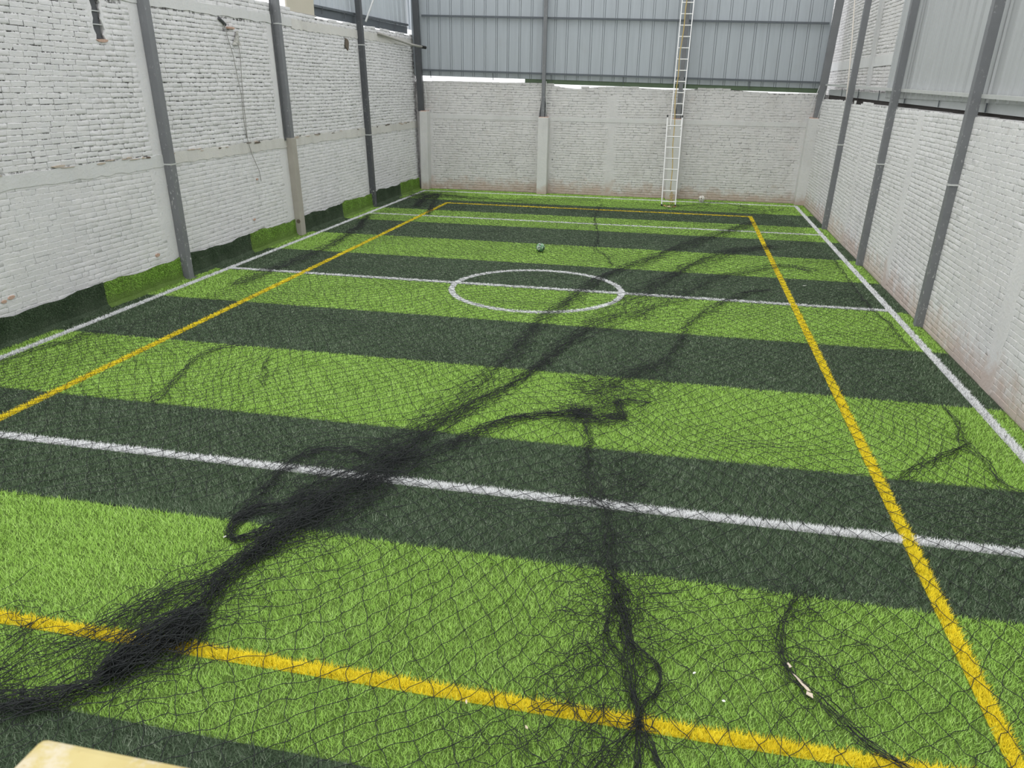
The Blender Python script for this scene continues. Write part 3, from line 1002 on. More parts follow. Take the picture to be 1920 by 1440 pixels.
# ------------------------------------------------------------------ the net
BUNDLES = {
 'trunk': (40, 0.1, [(-2.297, 6.293, 0.42), (-2.515, 5.904, 0.408), (-2.57, 5.437, 0.368), (-2.615, 5.065, 0.272), (-2.674, 4.764, 0.214), (-2.743, 4.557, 0.148), (-2.792, 4.331, 0.104), (-2.837, 4.119, 0.085), (-2.844, 3.929, 0.088), (-2.851, 3.751, 0.107), (-2.874, 3.579, 0.138), (-2.863, 3.425, 0.161), (-2.883, 3.321, 0.173), (-2.917, 3.194, 0.143), (-2.951, 3.072, 0.093), (-2.982, 2.956, 0.067), (-3.061, 2.884, 0.065), (-3.198, 2.803, 0.106), (-3.395, 2.718, 0.157), (-3.532, 2.648, 0.175)]),
 'knot': (100, 0.13, [(-2.695, 3.594, 0.102), (-2.779, 3.521, 0.201), (-2.854, 3.412, 0.224), (-2.915, 3.289, 0.191), (-2.949, 3.164, 0.111), (-2.967, 3.025, 0.053)]),
 'trunk_core': (30, 0.12, [(-2.394, 5.724, 0.192), (-2.533, 5.352, 0.234), (-2.577, 5.032, 0.178), (-2.652, 4.809, 0.132), (-2.722, 4.599, 0.088), (-2.792, 4.331, 0.059)]),
 'loop': (26, 0.05, [(-2.725, 5.353, 0.166), (-2.883, 5.089, 0.103), (-3.092, 4.953, 0.068), (-3.152, 4.772, 0.043), (-3.122, 4.62, 0.024), (-3.028, 4.52, 0.032), (-2.923, 4.605, 0.053), (-2.812, 4.771, 0.091), (-2.682, 4.965, 0.105), (-2.564, 5.208, 0.121)]),
 'fold': (16, 0.04, [(-2.587, 6.085, 0.103), (-2.806, 6.17, 0.139), (-3.062, 6.084, 0.092), (-3.19, 5.906, 0.067), (-3.206, 5.53, 0.07), (-3.177, 5.108, 0.076), (-3.173, 4.808, 0.063)]),
 'ridge_a': (17, 0.04, [(1.935, 21.012, 0.153), (1.335, 19.627, 0.211), (0.558, 17.988, 0.259), (-0.009, 16.772, 0.231), (-0.508, 15.535, 0.189), (-0.854, 14.796, 0.18), (-1.152, 13.989, 0.127), (-1.383, 13.068, 0.162), (-1.566, 12.08, 0.17), (-1.752, 11.118, 0.148), (-1.864, 10.014, 0.129), (-1.903, 8.832, 0.206), (-2.053, 8.089, 0.257), (-2.187, 7.454, 0.245), (-2.315, 6.919, 0.257), (-2.379, 6.452, 0.252), (-2.46, 6.026, 0.26)]),
 'ridge_b': (20, 0.05, [(2.151, 17.818, 0.201), (1.197, 16.832, 0.276), (0.271, 15.017, 0.217), (-0.262, 13.258, 0.283), (-0.551, 12.12, 0.339), (-0.802, 11.34, 0.316), (-1.023, 10.668, 0.188), (-1.289, 9.851, 0.119), (-1.482, 8.899, 0.076), (-1.67, 8.202, 0.099), (-1.882, 7.653, 0.117), (-2.047, 7.165, 0.13), (-2.172, 6.86, 0.15), (-2.266, 6.359, 0.18), (-2.375, 5.938, 0.207)]),
 'ridge_c': (22, 0.05, [(-0.688, 7.674, 0.12), (-0.978, 7.5, 0.08), (-1.266, 7.357, 0.08), (-1.495, 7.231, 0.094), (-1.744, 6.872, 0.135), (-1.947, 6.436, 0.16), (-2.136, 6.126, 0.172), (-2.276, 5.804, 0.186), (-2.395, 5.479, 0.19)]),
 'ridge_d': (8, 0.03, [(1.661, 13.668, 0.121), (1.291, 13.417, 0.114), (1.002, 12.873, 0.094), (0.601, 12.044, 0.09), (0.317, 11.153, 0.074), (0.176, 10.228, 0.08), (0.018, 9.523, 0.111), (-0.225, 9.06, 0.156), (-0.535, 8.521, 0.174), (-0.623, 8.159, 0.181)]),
 'ridge_e': (10, 0.03, [(2.6, 15.434, 0.203), (2.251, 15.764, 0.254), (1.832, 15.55, 0.242), (1.297, 14.934, 0.244), (0.693, 14.117, 0.244), (0.146, 12.818, 0.22), (-0.463, 11.371, 0.2)]),
 'middle': (10, 0.05, [(-0.738, 7.374, 0.033), (-0.658, 6.932, 0.042), (-0.613, 6.471, 0.069), (-0.508, 5.976, 0.095), (-0.416, 5.629, 0.111), (-0.321, 5.317, 0.072), (-0.285, 4.95, 0.047), (-0.231, 4.692, 0.05), (-0.165, 4.399, 0.048), (-0.099, 4.136, 0.045), (-0.052, 3.895, 0.039), (-0.024, 3.671, 0.028), (0.016, 3.531, 0.022), (0.034, 3.414, 0.017), (0.015, 3.313, 0.031), (-0.048, 3.207, 0.041), (-0.132, 3.065, 0.042), (-0.2, 2.949, 0.044)]),
 'middle_loop': (9, 0.04, [(-0.223, 4.693, 0.026), (-0.12, 4.468, 0.038), (-0.06, 4.067, 0.029), (0.055, 3.943, 0.017), (0.139, 3.834, 0.011), (0.15, 3.702, 0.009), (0.108, 3.585, 0.018), (0.062, 3.492, 0.024), (0.035, 3.406, 0.014)]),
 'middle_loop_two': (6, 0.03, [(-0.153, 4.521, 0.018), (-0.19, 4.169, 0.007), (-0.157, 3.994, 0.007), (-0.061, 3.845, 0.014), (-0.029, 3.661, 0.013), (0.025, 3.472, 0.015)]),
 'middle_tail': (10, 0.03, [(0.036, 3.395, 0.012), (0.05, 3.247, 0.011), (0.067, 3.042, 0.013)]),
 'middle_tail_two': (9, 0.03, [(0.047, 3.39, 0.013), (0.122, 3.245, 0.018), (0.183, 3.068, 0.02)]),
 'corner': (8, 0.03, [(1.065, 4.803, 0.049), (0.952, 4.57, 0.039), (0.894, 4.311, 0.035), (0.873, 4.058, 0.026), (0.897, 3.947, 0.028), (0.975, 3.854, 0.026), (1.073, 3.729, 0.029), (1.172, 3.574, 0.028), (1.272, 3.468, 0.024), (1.384, 3.388, 0.024), (1.469, 3.323, 0.024)]),
 'right_twist': (9, 0.02, [(2.175, 6.767, 0.032), (2.411, 7.088, 0.042), (2.666, 7.353, 0.048), (2.894, 7.573, 0.034), (3.021, 7.726, 0.025)]),
 'right_edge': (6, 0.02, [(3.051, 8.75, 0.024), (3.075, 8.239, 0.019), (3.001, 7.886, 0.028), (3.003, 7.697, 0.043), (3.039, 7.261, 0.033), (3.036, 6.942, 0.032), (3.19, 6.713, 0.06)]),
 'right_edge_far': (5, 0.02, [(3.239, 16.703, 0.026), (3.174, 14.8, 0.035), (3.149, 12.88, 0.034), (3.215, 11.995, 0.055), (3.202, 11.454, 0.05), (3.226, 10.827, 0.03)]),
 'far_knot': (22, 0.06, [(-7.087, 21.018, 0.087), (-7.394, 22.956, 0.247), (-7.3, 23.746, 1.047), (-6.933, 24.266, 0.8)]),
 'far_knot_tail': (14, 0.04, [(-7.269, 23.757, 0.186), (-6.788, 21.648, 0.118), (-6.49, 20.4, 0.064), (-6.38, 19.863, 0.05)]),
 'far_edge': (6, 0.03, [(-6.918, 23.615, 0.5), (-5.807, 23.234, 0.401), (-4.944, 23.038, 0.337), (-4.092, 23.674, 0.341), (-2.208, 24.17, 0.35)]),
 'far_right_edge': (7, 0.03, [(-0.096, 23.468, 0.255), (0.329, 23.826, 0.241), (1.116, 24.654, 0.354), (1.776, 23.958, 0.36), (2.067, 23.833, 0.627), (2.403, 23.41, 0.299)]),
 'left_edge': (6, 0.02, [(-7.929, 7.077, 0.093), (-7.837, 7.444, 0.072), (-7.844, 7.706, 0.053), (-7.8, 8.039, 0.051), (-7.716, 8.264, 0.06), (-7.596, 8.34, 0.058), (-7.661, 8.657, 0.091), (-7.433, 8.816, 0.132)]),
 'left_fold': (14, 0.03, [(-7.166, 11.64, 0.213), (-7.154, 12.713, 0.288), (-7.064, 14.032, 0.246), (-7.125, 15.422, 0.201), (-7.337, 17.244, 0.156), (-7.828, 19.319, 0.112)]),
 'left_gather': (7, 0.02, [(-5.317, 6.786, 0.069), (-5.355, 6.981, 0.066), (-5.567, 7.805, 0.066), (-5.65, 8.394, 0.092), (-5.43, 8.784, 0.122)]),
 'mid_zigzag': (4, 0.02, [(-2.138, 23.145, 0.051), (-2.051, 20.482, 0.042), (-1.731, 18.34, 0.037), (-1.612, 16.544, 0.048), (-1.296, 15.839, 0.064), (-1.101, 14.967, 0.037)]),
 'mid_twig': (4, 0.02, [(-4.818, 8.458, 0.024), (-4.727, 8.115, 0.026), (-4.576, 7.923, 0.024), (-4.439, 7.543, 0.02)]),
 'loose_tail': (15, 0.03, [(-2.788, 4.401, 0.066), (-2.945, 4.094, 0.224), (-3.139, 3.771, 0.24), (-3.233, 3.47, 0.252), (-3.381, 3.183, 0.273), (-3.54, 2.873, 0.26), (-3.704, 2.75, 0.246)]),
 'tangle_low': (18, 0.05, [(-0.905, 7.665, 0.065), (-0.776, 7.463, 0.103), (-0.581, 7.455, 0.109), (-0.407, 7.554, 0.103), (-0.359, 7.652, 0.051)]),
 'tangle_side': (12, 0.04, [(-0.47, 8.115, 0.037), (-0.417, 7.816, 0.036), (-0.359, 7.509, 0.029)]),
 'tangle_arm': (10, 0.03, [(-0.48, 7.892, 0.064), (-0.317, 8.026, 0.061), (-0.112, 7.983, 0.06)]),
}
NET_OUTLINE = [(-7.86, 6.86), (-7.85, 7.46), (-7.8, 8.04), (-7.66, 8.66), (-7.44, 9.39), (-7.29, 10.32), (-7.31, 11.23), (-7.22, 12.35), (-7.14, 13.51), (-7.05, 14.85), (-7.31, 17.03), (-7.83, 19.32), (-7.89, 22.43), (-7.77, 24.12), (-6.39, 23.54), (-4.89, 23.54), (-2.35, 24.0), (0.02, 23.84), (2.53, 23.25), (3.1, 20.95), (3.2, 17.82), (3.25, 16.44), (3.17, 14.8), (3.15, 12.88), (3.21, 10.89), (3.04, 8.72), (2.96, 7.81), (3.03, 6.92), (3.25, 6.24), (1.99, 3.05), (-2.26, 2.11), (-2.71, 2.49), (-2.91, 3.02), (-2.73, 3.28), (-2.79, 4.03), (-2.6, 4.7), (-2.65, 5.19), (-3.24, 4.96), (-3.96, 4.97), (-4.78, 4.73), (-5.63, 4.66)]


def strands(P, r):
    """P (n, k, 3) polylines of one length -> vertices and triangles of three-sided cords"""
    n, k, _ = P.shape
    P = P.copy()
    P[..., 0] = np.clip(P[..., 0], -8.10, 3.55)      # the net stays on the turf, clear of the walls
    P[..., 1] = np.clip(P[..., 1], None, 24.6)
    T = np.gradient(P, axis=1)
    T /= np.linalg.norm(T, axis=2, keepdims=True) + 1e-9
    X = np.cross(T, np.array([0, 0, 1.0]))
    X /= np.linalg.norm(X, axis=2, keepdims=True) + 1e-9
    Y = np.cross(X, T)
    V = np.stack([P + r * (X * math.cos(a) + Y * math.sin(a)) for a in (math.pi / 2, math.pi / 2 + 2.094, math.pi / 2 + 4.189)], axis=2)
    idx = np.arange(n * k * 3).reshape(n, k, 3)
    F = []
    for q in range(3):
        q2 = (q + 1) % 3
        a, b, c, d = idx[:, :-1, q], idx[:, :-1, q2], idx[:, 1:, q2], idx[:, 1:, q]
        F += [np.stack([a, b, c], -1).reshape(-1, 3), np.stack([a, c, d], -1).reshape(-1, 3)]
    return V.reshape(-1, 3), np.concatenate(F)


def resample(pts, step):
    pts = np.array(pts, float)
    # Catmull-Rom through the traced points
    q = np.vstack([2 * pts[0] - pts[1], pts, 2 * pts[-1] - pts[-2]])
    out = []
    for i in range(1, len(q) - 2):
        t = np.linspace(0, 1, 12, endpoint=False)[:, None]
        a, b, c, e = q[i - 1], q[i], q[i + 1], q[i + 2]
        out.append(0.5 * (2 * b + (c - a) * t + (2 * a - 5 * b + 4 * c - e) * t ** 2 + (3 * b - a - 3 * c + e) * t ** 3))
    out = np.vstack(out + [pts[-1:]])
    s = np.r_[0, np.cumsum(np.hypot(*np.diff(out[:, :2], axis=0).T))]
    n = max(6, int(s[-1] / step))
    u = np.linspace(0, s[-1], n)
    return np.c_[[np.interp(u, s, out[:, k]) for k in range(3)]].T


def smooth_noise(n, k, cells, r):
    """n smooth random curves of k samples with the given number of control cells, about unit size"""
    c = r.normal(size=(n, cells + 3))
    x = np.linspace(0, cells, k)
    i = np.floor(x).astype(int)
    t = x - i
    t = t * t * (3 - 2 * t)
    return c[:, i] * (1 - t) + c[:, i + 1] * t


net = tag(empty('sports_net', (-2.2, 11.0, 0)), 'black diamond-mesh sports net lying spread and bunched over the turf', 'net')
poly = np.array(NET_OUTLINE)


def inside(x, y):
    r = np.zeros(len(x), bool)
    j = len(poly) - 1
    for i in range(len(poly)):
        xi, yi = poly[i]
        xj, yj = poly[j]
        c = ((yi > y) != (yj > y)) & (x < (xj - xi) * (y - yi) / (yj - yi + 1e-12) + xi)
        r ^= c
        j = i
    return r


CELL = 0.142
e1 = CELL * np.array([math.cos(math.radians(51)), math.sin(math.radians(51))])
e2 = CELL * np.array([math.cos(math.radians(-55)), math.sin(math.radians(-55))])
NI, NJ = 260, 260
I, J = np.meshgrid(np.arange(NI), np.arange(NJ), indexing='ij')
org = np.array([-2.3, 12.5]) - e1 * NI / 2 - e2 * NJ / 2
P0 = org + I[..., None] * e1 + J[..., None] * e2


def wave(p, seed, scale):
    r = np.random.default_rng(seed)
    s = np.zeros(p.shape[:-1])
    for _ in range(6):
        a = r.uniform(0, 2 * np.pi)
        k = 2 * np.pi / (scale * r.uniform(0.6, 1.6))
        s += np.sin(k * (p[..., 0] * math.cos(a) + p[..., 1] * math.sin(a)) + r.uniform(0, 6.28))
    return s / 2.4


P1 = P0.copy()
for ax in (0, 1):
    P1[..., ax] += 0.15 * wave(P0, 11 + ax, 3.2) + 0.026 * wave(P0, 21 + ax, 0.9)
P1 += rng.normal(scale=0.0055, size=P1.shape)
# gather the mesh towards the bunched ridges
flat = P1.reshape(-1, 2)
for key, R, pw in (('trunk', 0.65, 0.7), ('ridge_a', 0.50, 0.7), ('ridge_b', 0.55, 0.7), ('ridge_c', 0.35, 0.6), ('middle', 0.32, 0.5), ('ridge_d', 0.35, 0.5),
                   ('ridge_e', 0.5, 0.5), ('left_fold', 0.55, 0.8), ('corner', 0.25, 0.5), ('left_edge', 0.25, 0.6)):
    c = resample(BUNDLES[key][2], 0.06)
    near = (flat[:, 1] > c[:, 1].min() - R) & (flat[:, 1] < c[:, 1].max() + R) & (flat[:, 0] > c[:, 0].min() - R) & (flat[:, 0] < c[:, 0].max() + R)
    ids = np.nonzero(near)[0]
    if len(ids) == 0: continue
    dd = flat[ids][:, None, :] - c[None, :, :2]
    d2 = (dd ** 2).sum(-1)
    k = d2.argmin(1)
    dm = np.sqrt(d2[np.arange(len(ids)), k])
    mids = dm < R
    ids, k, dm = ids[mids], k[mids], dm[mids]
    vec = flat[ids] - c[k, :2]
    s = (dm / R) ** pw
    flat[ids] = c[k, :2] + vec * s[:, None]
P1 = flat.reshape(P1.shape)
Z = 0.032 + 0.006 * rng.random(P1.shape[:2]) + 0.010 * np.clip(wave(P0, 31, 0.8), 0, 1)
IN = inside(P1[..., 0].ravel(), P1[..., 1].ravel()).reshape(P1.shape[:2])
# holes torn or thinned in the mesh
segs_a, segs_b = [], []
for (di, dj) in ((1, 0), (0, 1)):
    A = np.dstack([P1, Z])[:NI - di, :NJ - dj]
    Bq = np.dstack([P1, Z])[di:, dj:]
    okk = IN[:NI - di, :NJ - dj] & IN[di:, dj:]
    okk &= (A[..., 1] > 1.5) & (Bq[..., 1] > 1.5)
    segs_a.append(A[okk]); segs_b.append(Bq[okk])
A, Bq = np.concatenate(segs_a), np.concatenate(segs_b)
px, py, pz = to_px(A)
kp = (px > -350) & (px < 2270) & (py < 1650)
A, Bq = A[kp], Bq[kp]
n = len(A)
k = 5
t = np.linspace(0, 1, k)[None, :, None]
S = A[:, None] * (1 - t) + Bq[:, None] * t
dv = Bq - A
pr = np.c_[-dv[:, 1], dv[:, 0], np.zeros(n)]
pr /= np.linalg.norm(pr, axis=1, keepdims=True) + 1e-9
sag = rng.normal(scale=0.011, size=n) * np.clip(1.6 - A[:, 1] / 7, 0.35, 1.2)
sag2 = rng.normal(scale=0.006, size=n) * np.clip(1.6 - A[:, 1] / 7, 0.3, 1.1)
tt = np.linspace(0, 1, k)[None, :]
S = S + pr[:, None] * (sag[:, None] * np.sin(np.pi * tt) + sag2[:, None] * np.sin(2 * np.pi * tt))[..., None]
V, F = strands(S, 0.0025)
tag(np_mesh('netting', V, F, M['net'], net), kind='stuff')
# knots where the cords cross, seen near the camera
kn = IN & (P1[..., 1] < 9.5) & (P1[..., 1] > 1.5)
kp_ = np.dstack([P1, Z])[kn]
px, py, pz = to_px(kp_)
kp_ = kp_[(px > -300) & (px < 2200) & (py < 1650)]
oct_v = np.array([(1, 0, 0), (-1, 0, 0), (0, 1, 0), (0, -1, 0), (0, 0, 1), (0, 0, -1)], float) * 0.0048
oct_f = np.array([(0, 2, 4), (2, 1, 4), (1, 3, 4), (3, 0, 4), (2, 0, 5), (1, 2, 5), (3, 1, 5), (0, 3, 5)])
V = (kp_[:, None, :] + oct_v[None]).reshape(-1, 3)
F = (oct_f[None] + 6 * np.arange(len(kp_))[:, None, None]).reshape(-1, 3)
tag(np_mesh('knots', V, F, M['net'], net), kind='stuff')


def bundle(key, name):
    cnt, hgt, pts = BUNDLES[key]
    r = np.random.default_rng(sum(map(ord, key)))
    step = 0.035 if pts[0][1] < 9 and pts[-1][1] < 9 else 0.08
    c = resample(pts, step)
    c[:, 2] = np.clip(c[:, 2], 0.012, None)
    m = len(c)
    length = m * step
    T = np.gradient(c[:, :2], axis=0)
    T /= np.linalg.norm(T, axis=1, keepdims=True) + 1e-9
    N = np.c_[-T[:, 1], T[:, 0]]
    cells = max(2, int(length / 0.45))
    fine = max(3, int(length / 0.11))
    rnd = smooth_noise(cnt, m, cells, r)
    lane = np.where(r.random((cnt, 1)) < 0.55, r.normal(scale=0.30, size=(cnt, 1)), r.normal(scale=0.62, size=(cnt, 1)))
    off = lane + 0.30 * rnd
    zig = smooth_noise(cnt, m, fine, r)
    off = off * c[None, :, 2] + zig * np.minimum(0.038, 0.34 * c[None, :, 2] + 0.008)
    u = np.clip(1 - (off / (1.25 * c[None, :, 2])) ** 2, 0, 1)
    z = 0.028 + hgt * u * r.random((cnt, 1)) + 0.004 * smooth_noise(cnt, m, fine, r)
    z = np.clip(z, 0.02, None)
    along = 0.03 * smooth_noise(cnt, m, fine, r)
    Pp = np.zeros((cnt, m, 3))
    Pp[..., :2] = c[None, :, :2] + N[None] * off[..., None] + T[None] * along[..., None]
    Pp[..., 2] = z
    V, F = strands(Pp, 0.0022)
    vs_, fs_ = [V], [F]
    base = len(V)
    # cross cords of the collapsed mesh: short loops from strand to strand
    nc = int(length * cnt * (1.0 if key == 'middle' else 1.6))
    if nc:
        ia = r.integers(0, m - 1, nc)
        ib = np.clip(ia + r.integers(-3, 4, nc), 0, m - 1)
        sa, sb = r.integers(0, cnt, nc), r.integers(0, cnt, nc)
        a, b = Pp[sa, ia], Pp[sb, ib]
        far = np.linalg.norm(a - b, axis=1)
        keep = (far > 0.02) & (far < 0.22)
        a, b = a[keep], b[keep]
        tt = np.linspace(0, 1, 6)[None, :, None]
        Q = a[:, None] * (1 - tt) + b[:, None] * tt
        bend = r.normal(scale=0.04, size=(len(a), 1, 2)) * np.sin(np.pi * tt)
        Q[..., :2] += bend
        Q[..., 2] += 0.02 * r.random((len(a), 1)) * np.sin(np.pi * tt[..., 0])
        V2, F2 = strands(Q, 0.0020)
        vs_.append(V2); fs_.append(F2 + base)
    o = np_mesh(name, np.concatenate(vs_), np.concatenate(fs_), M['net'], net)
    tag(o, kind='stuff')
    return o


for key in BUNDLES:
    nm = 'net_tangle' if ('knot' in key or 'tangle' in key) else ('net_edge' if 'edge' in key else 'net_bundle')
    o = bundle(key, nm)
    if nm == 'net_bundle': o['label'] = 'cords of the net gathered into a ridge'
    if nm == 'net_tangle': o['label'] = 'dense tangle of net cord'


def scribble(x0, x1, y0, y1, cnt, hgt, seed, name):
    """loose loops of slack net"""
    r = np.random.default_rng(seed)
    k = 16
    s = np.c_[r.uniform(x0, x1, cnt), r.uniform(y0, y1, cnt)]
    ang = r.uniform(0, 6.28, (cnt, 1)) + np.cumsum(r.normal(scale=0.38, size=(cnt, k)), axis=1)
    st = r.uniform(0.018, 0.034, (cnt, 1))
    Pp = np.zeros((cnt, k, 3))
    Pp[..., 0] = s[:, :1] + np.cumsum(np.cos(ang) * st, axis=1)
    Pp[..., 1] = s[:, 1:] + np.cumsum(np.sin(ang) * st * 1.3, axis=1)
    Pp[..., 2] = 0.03 + hgt * r.random((cnt, 1)) + 0.006 * smooth_noise(cnt, k, 4, r)
    V, F = strands(Pp, 0.0021)
    o = tag(np_mesh(name, V, F, M['net'], net), kind='stuff')
    o['label'] = 'slack loops of net cord'
    return o


scribble(-1.0, -0.35, 7.3, 8.7, 170, 0.03, 1, 'slack_loops')
scribble(-0.55, 0.1, 8.3, 9.6, 60, 0.03, 2, 'slack_loops')
scribble(-0.36, 0.06, 3.3, 4.7, 150, 0.03, 3, 'slack_loops')
scribble(-0.62, -0.15, 4.7, 6.6, 120, 0.03, 13, 'slack_loops')
scribble(-3.0, -2.2, 4.4, 6.0, 160, 0.08, 14, 'slack_loops')
scribble(-3.2, -2.6, 3.0, 4.0, 140, 0.08, 15, 'slack_loops')
scribble(-4.6, -2.9, 2.4, 3.4, 130, 0.03, 4, 'slack_loops')
scribble(-0.8, 0.2, 2.7, 3.3, 70, 0.03, 5, 'slack_loops')
scribble(0.7, 1.3, 3.7, 4.7, 50, 0.02, 6, 'slack_loops')
scribble(-8.0, -7.2, 22.6, 23.8, 160, 0.05, 7, 'slack_loops')
scribble(-7.3, -5.5, 23.2, 23.8, 50, 0.03, 8, 'slack_loops')
scribble(0.3, 3.2, 22.8, 24.0, 130, 0.03, 9, 'slack_loops')

# ------------------------------------------------------------------ ladder
lad = tag(empty('extension_ladder', (-0.23, 23.54, 0)), 'tall aluminium extension ladder leaning against the back wall', 'ladder')


def lad_p(x, z):          # the ladder plane leans towards the wall
    return Vector((x, 23.54 + z * 0.232, z))


lower = [(-0.43, -0.04), (-0.475, -0.055)]
for s in (0, 1):
    MB().bar(lad_p(lower[0][s], 0.012), lad_p(lower[1][s], 2.44), 0.030, 0.062, (0, 1, 0.2)).build('rail', M['alu'], lad, bevel=0.004)
    MB().bar(lad_p(lower[1][s], 2.43), lad_p(lower[1][s] - 0.001, 2.49), 0.04, 0.07, (0, 1, 0.2)).build('end_cap', M['plastic_black'], lad)
    MB().bar(lad_p(lower[0][s] - 0.001, 0.0), lad_p(lower[0][s], 0.05), 0.045, 0.085, (0, 1, 0.2)).build('foot', M['plastic_black'], lad)
z = 0.13
for k in range(8):
    u = z / 2.44
    xa, xb = lower[0][0] * (1 - u) + lower[1][0] * u, lower[0][1] * (1 - u) + lower[1][1] * u
    MB().tube([lad_p(xa, z), lad_p(xb, z)], 0.016, 8).build('rung', M['alu'], lad, smooth=False)
    z += 0.297
upper = [(-0.372, -0.075), (-0.345, -0.005)]
up_off = Vector((0, 0.045, 0))
for s in (0, 1):
    MB().bar(lad_p(upper[0][s], 2.10) + up_off, lad_p(upper[1][s], 6.5) + up_off, 0.026, 0.055, (0, 1, 0.2)).build('rail', M['alu'], lad, bevel=0.004)
z = 2.505
while z < 6.4:
    u = (z - 2.1) / 4.4
    xa, xb = upper[0][0] * (1 - u) + upper[1][0] * u, upper[0][1] * (1 - u) + upper[1][1] * u
    MB().tube([lad_p(xa, z) + up_off, lad_p(xb, z) + up_off], 0.015, 8).build('rung', M['alu'], lad)
    z += 0.297
rp = []
for k in range(24):
    u = k / 23
    z = 6.3 * (1 - u) + 0.42 * u
    x = -0.17 - 0.13 * math.sin(min(1, u * 1.6) * math.pi / 2) + 0.10 * max(0, u - 0.55) / 0.45 + 0.012 * math.sin(k * 1.3)
    rp.append(lad_p(x, z) + Vector((0, 0.02, 0)))
rope = tag(empty('ladder_rope', rp[-1]), 'ochre pull rope hanging down inside the ladder', 'rope')
MB().tube(rp, 0.014, 6).build('line', M['rope'], rope, smooth=True)
co = []
for k in range(60):
    a = k * 0.75
    z = 0.42 - 0.36 * k / 59
    co.append(lad_p(-0.165 + 0.045 * math.cos(a) + 0.02 * math.sin(k * 0.5), z) + Vector((0, 0.03 + 0.03 * math.sin(a), 0)))
MB().tube(co, 0.008, 5).build('coil', M['rope'], rope, smooth=True)
MB().tube([co[-1], lad_p(-0.10, 0.12), lad_p(-0.06, 0.02)], 0.008, 5).build('tail', M['rope'], rope)


# ------------------------------------------------------------------ balls
def ball(name, label, loc, r, stripes, c1, c2, c3):
    m = NT(name + '_skin', 0.45, spec=0.4)
    tc = m.n.new('ShaderNodeTexCoord')
    wv = m.n.new('ShaderNodeTexWave')
    wv.wave_type = 'BANDS'
    wv.bands_direction = 'X'
    wv.inputs['Scale'].default_value = stripes
    wv.inputs['Distortion'].default_value = 2.5
    wv.inputs['Detail'].default_value = 1.0
    m.L(tc.outputs['Object'], wv.inputs['Vector'])
    c = m.mix(m.ramp(wv.outputs['Fac'], 0.35, 0.45), c1, c2)
    c = m.mix(m.ramp(m.noise(18, 2), 0.58, 0.61, 0, 1), c, c3)
    m.color(c)
    t = tag(empty(name, loc), label, 'ball')
    bm = bmesh.new()
    bmesh.ops.create_icosphere(bm, subdivisions=3, radius=r)
    me = bpy.data.meshes.new('cover')
    bm.to_mesh(me); bm.free()
    for p in me.polygons: p.use_smooth = True
    o = link('cover', me, m.mat)
    o.parent = t
    o.location = (0, 0, r)
    sm = bmesh.new()
    mb = MB()
    for k in range(3):
        pts = []
        for q in range(25):
            a = 2 * math.pi * q / 24
            p = Vector((math.cos(a), math.sin(a), 0)) * (r * 1.001)
            p.rotate(Matrix.Rotation(k * 1.05, 3, 'X') @ Matrix.Rotation(0.5 + k * 0.9, 3, 'Y'))
            pts.append(p + Vector(loc) + Vector((0, 0, r)))
        mb.tube(pts, r * 0.02, 4)
    mb.build('seam', M['plastic_black'], t)
    return t


ball('football', 'green black and white football lying beyond the centre circle', (-2.69, 15.93, 0.01), 0.092, 3.2, (0.015, 0.05, 0.03), (0.13, 0.28, 0.15), (0.50, 0.58, 0.50))
ball('football', 'dirty white and brown football at the foot of the back wall', (0.72, 24.70, 0.012), 0.095, 3.0, (0.55, 0.50, 0.44), (0.68, 0.66, 0.62), (0.10, 0.08, 0.07))

# ------------------------------------------------------------------ bits fixed to the walls
pp = tag(empty('drain_pipe', (-8.35, 23.5, 4.4)), 'grey pipe slanting down the top of the left wall into the corner', 'pipe')
MB().tube([(-8.42, 22.2, 4.50), (-8.38, 23.4, 4.42), (-8.25, 24.5, 4.32), (-8.02, 24.9, 4.27)], 0.035, 10).build('tube', M['pvc'], pp, smooth=True)
MB().tube([(-8.05, 24.86, 4.275), (-7.96, 24.98, 4.26)], 0.045, 10).build('socket', M['plastic_black'], pp)


def wire(name, label, pts, r, mat, cat):
    q = resample([(p[0], p[1], p[2]) for p in pts], 0.06) if False else pts
    o = MB().tube(q, r, 5).build(name, mat, smooth=True)
    return tag(o, label, cat)


def lw(pts, off=0.035):
    return [(lx(z) + off, y, z) for y, z in pts]


wire('electric_wire', 'thin wire hanging down the left wall, ending above the concrete band', lw([(14.34, 4.24), (14.42, 3.95), (14.52, 3.69), (14.58, 3.30), (14.63, 2.96), (14.60, 2.55), (14.62, 2.2)]), 0.006, M['wire'], 'wire')
wire('electric_wire', 'longer thin wire on the left wall trailing on below the concrete band', lw([(14.74, 4.10), (14.78, 3.7), (14.72, 3.3), (14.68, 2.9), (14.66, 2.5), (14.64, 2.18), (14.74, 1.87), (14.94, 1.54), (14.96, 1.33)]), 0.006, M['wire'], 'wire')
cd = tag(empty('conduit_stub', (lx(4.2), 14.15, 4.2)), 'broken conduit stub with a grey rag dangling from the left wall', 'conduit')
MB().tube(lw([(14.2, 4.30), (14.33, 4.24), (14.40, 4.20)], 0.03), 0.028, 8).build('stub', M['steel_dark'], cd)
MB().box(lx(4.15) - 0.01, lx(4.15) + 0.05, 14.46, 14.68, 4.14, 4.175).build('rusty_ledge', M['terracotta'], cd, bevel=0.008)
mb = MB()
v, f = [], []
for i in range(6):
    z = 4.12 - 0.05 * i
    wd = 0.03 + 0.02 * i
    for k in range(5):
        v.append((lx(z) + 0.04 + 0.02 * math.sin(k * 2.1 + i), 14.76 - 0.01 * i + (k / 4 - 0.5) * wd * 2, z))
for i in range(5):
    for k in range(4):
        f.append((5 * i + k, 5 * i + k + 1, 5 * i + 5 + k + 1, 5 * i + 5 + k))
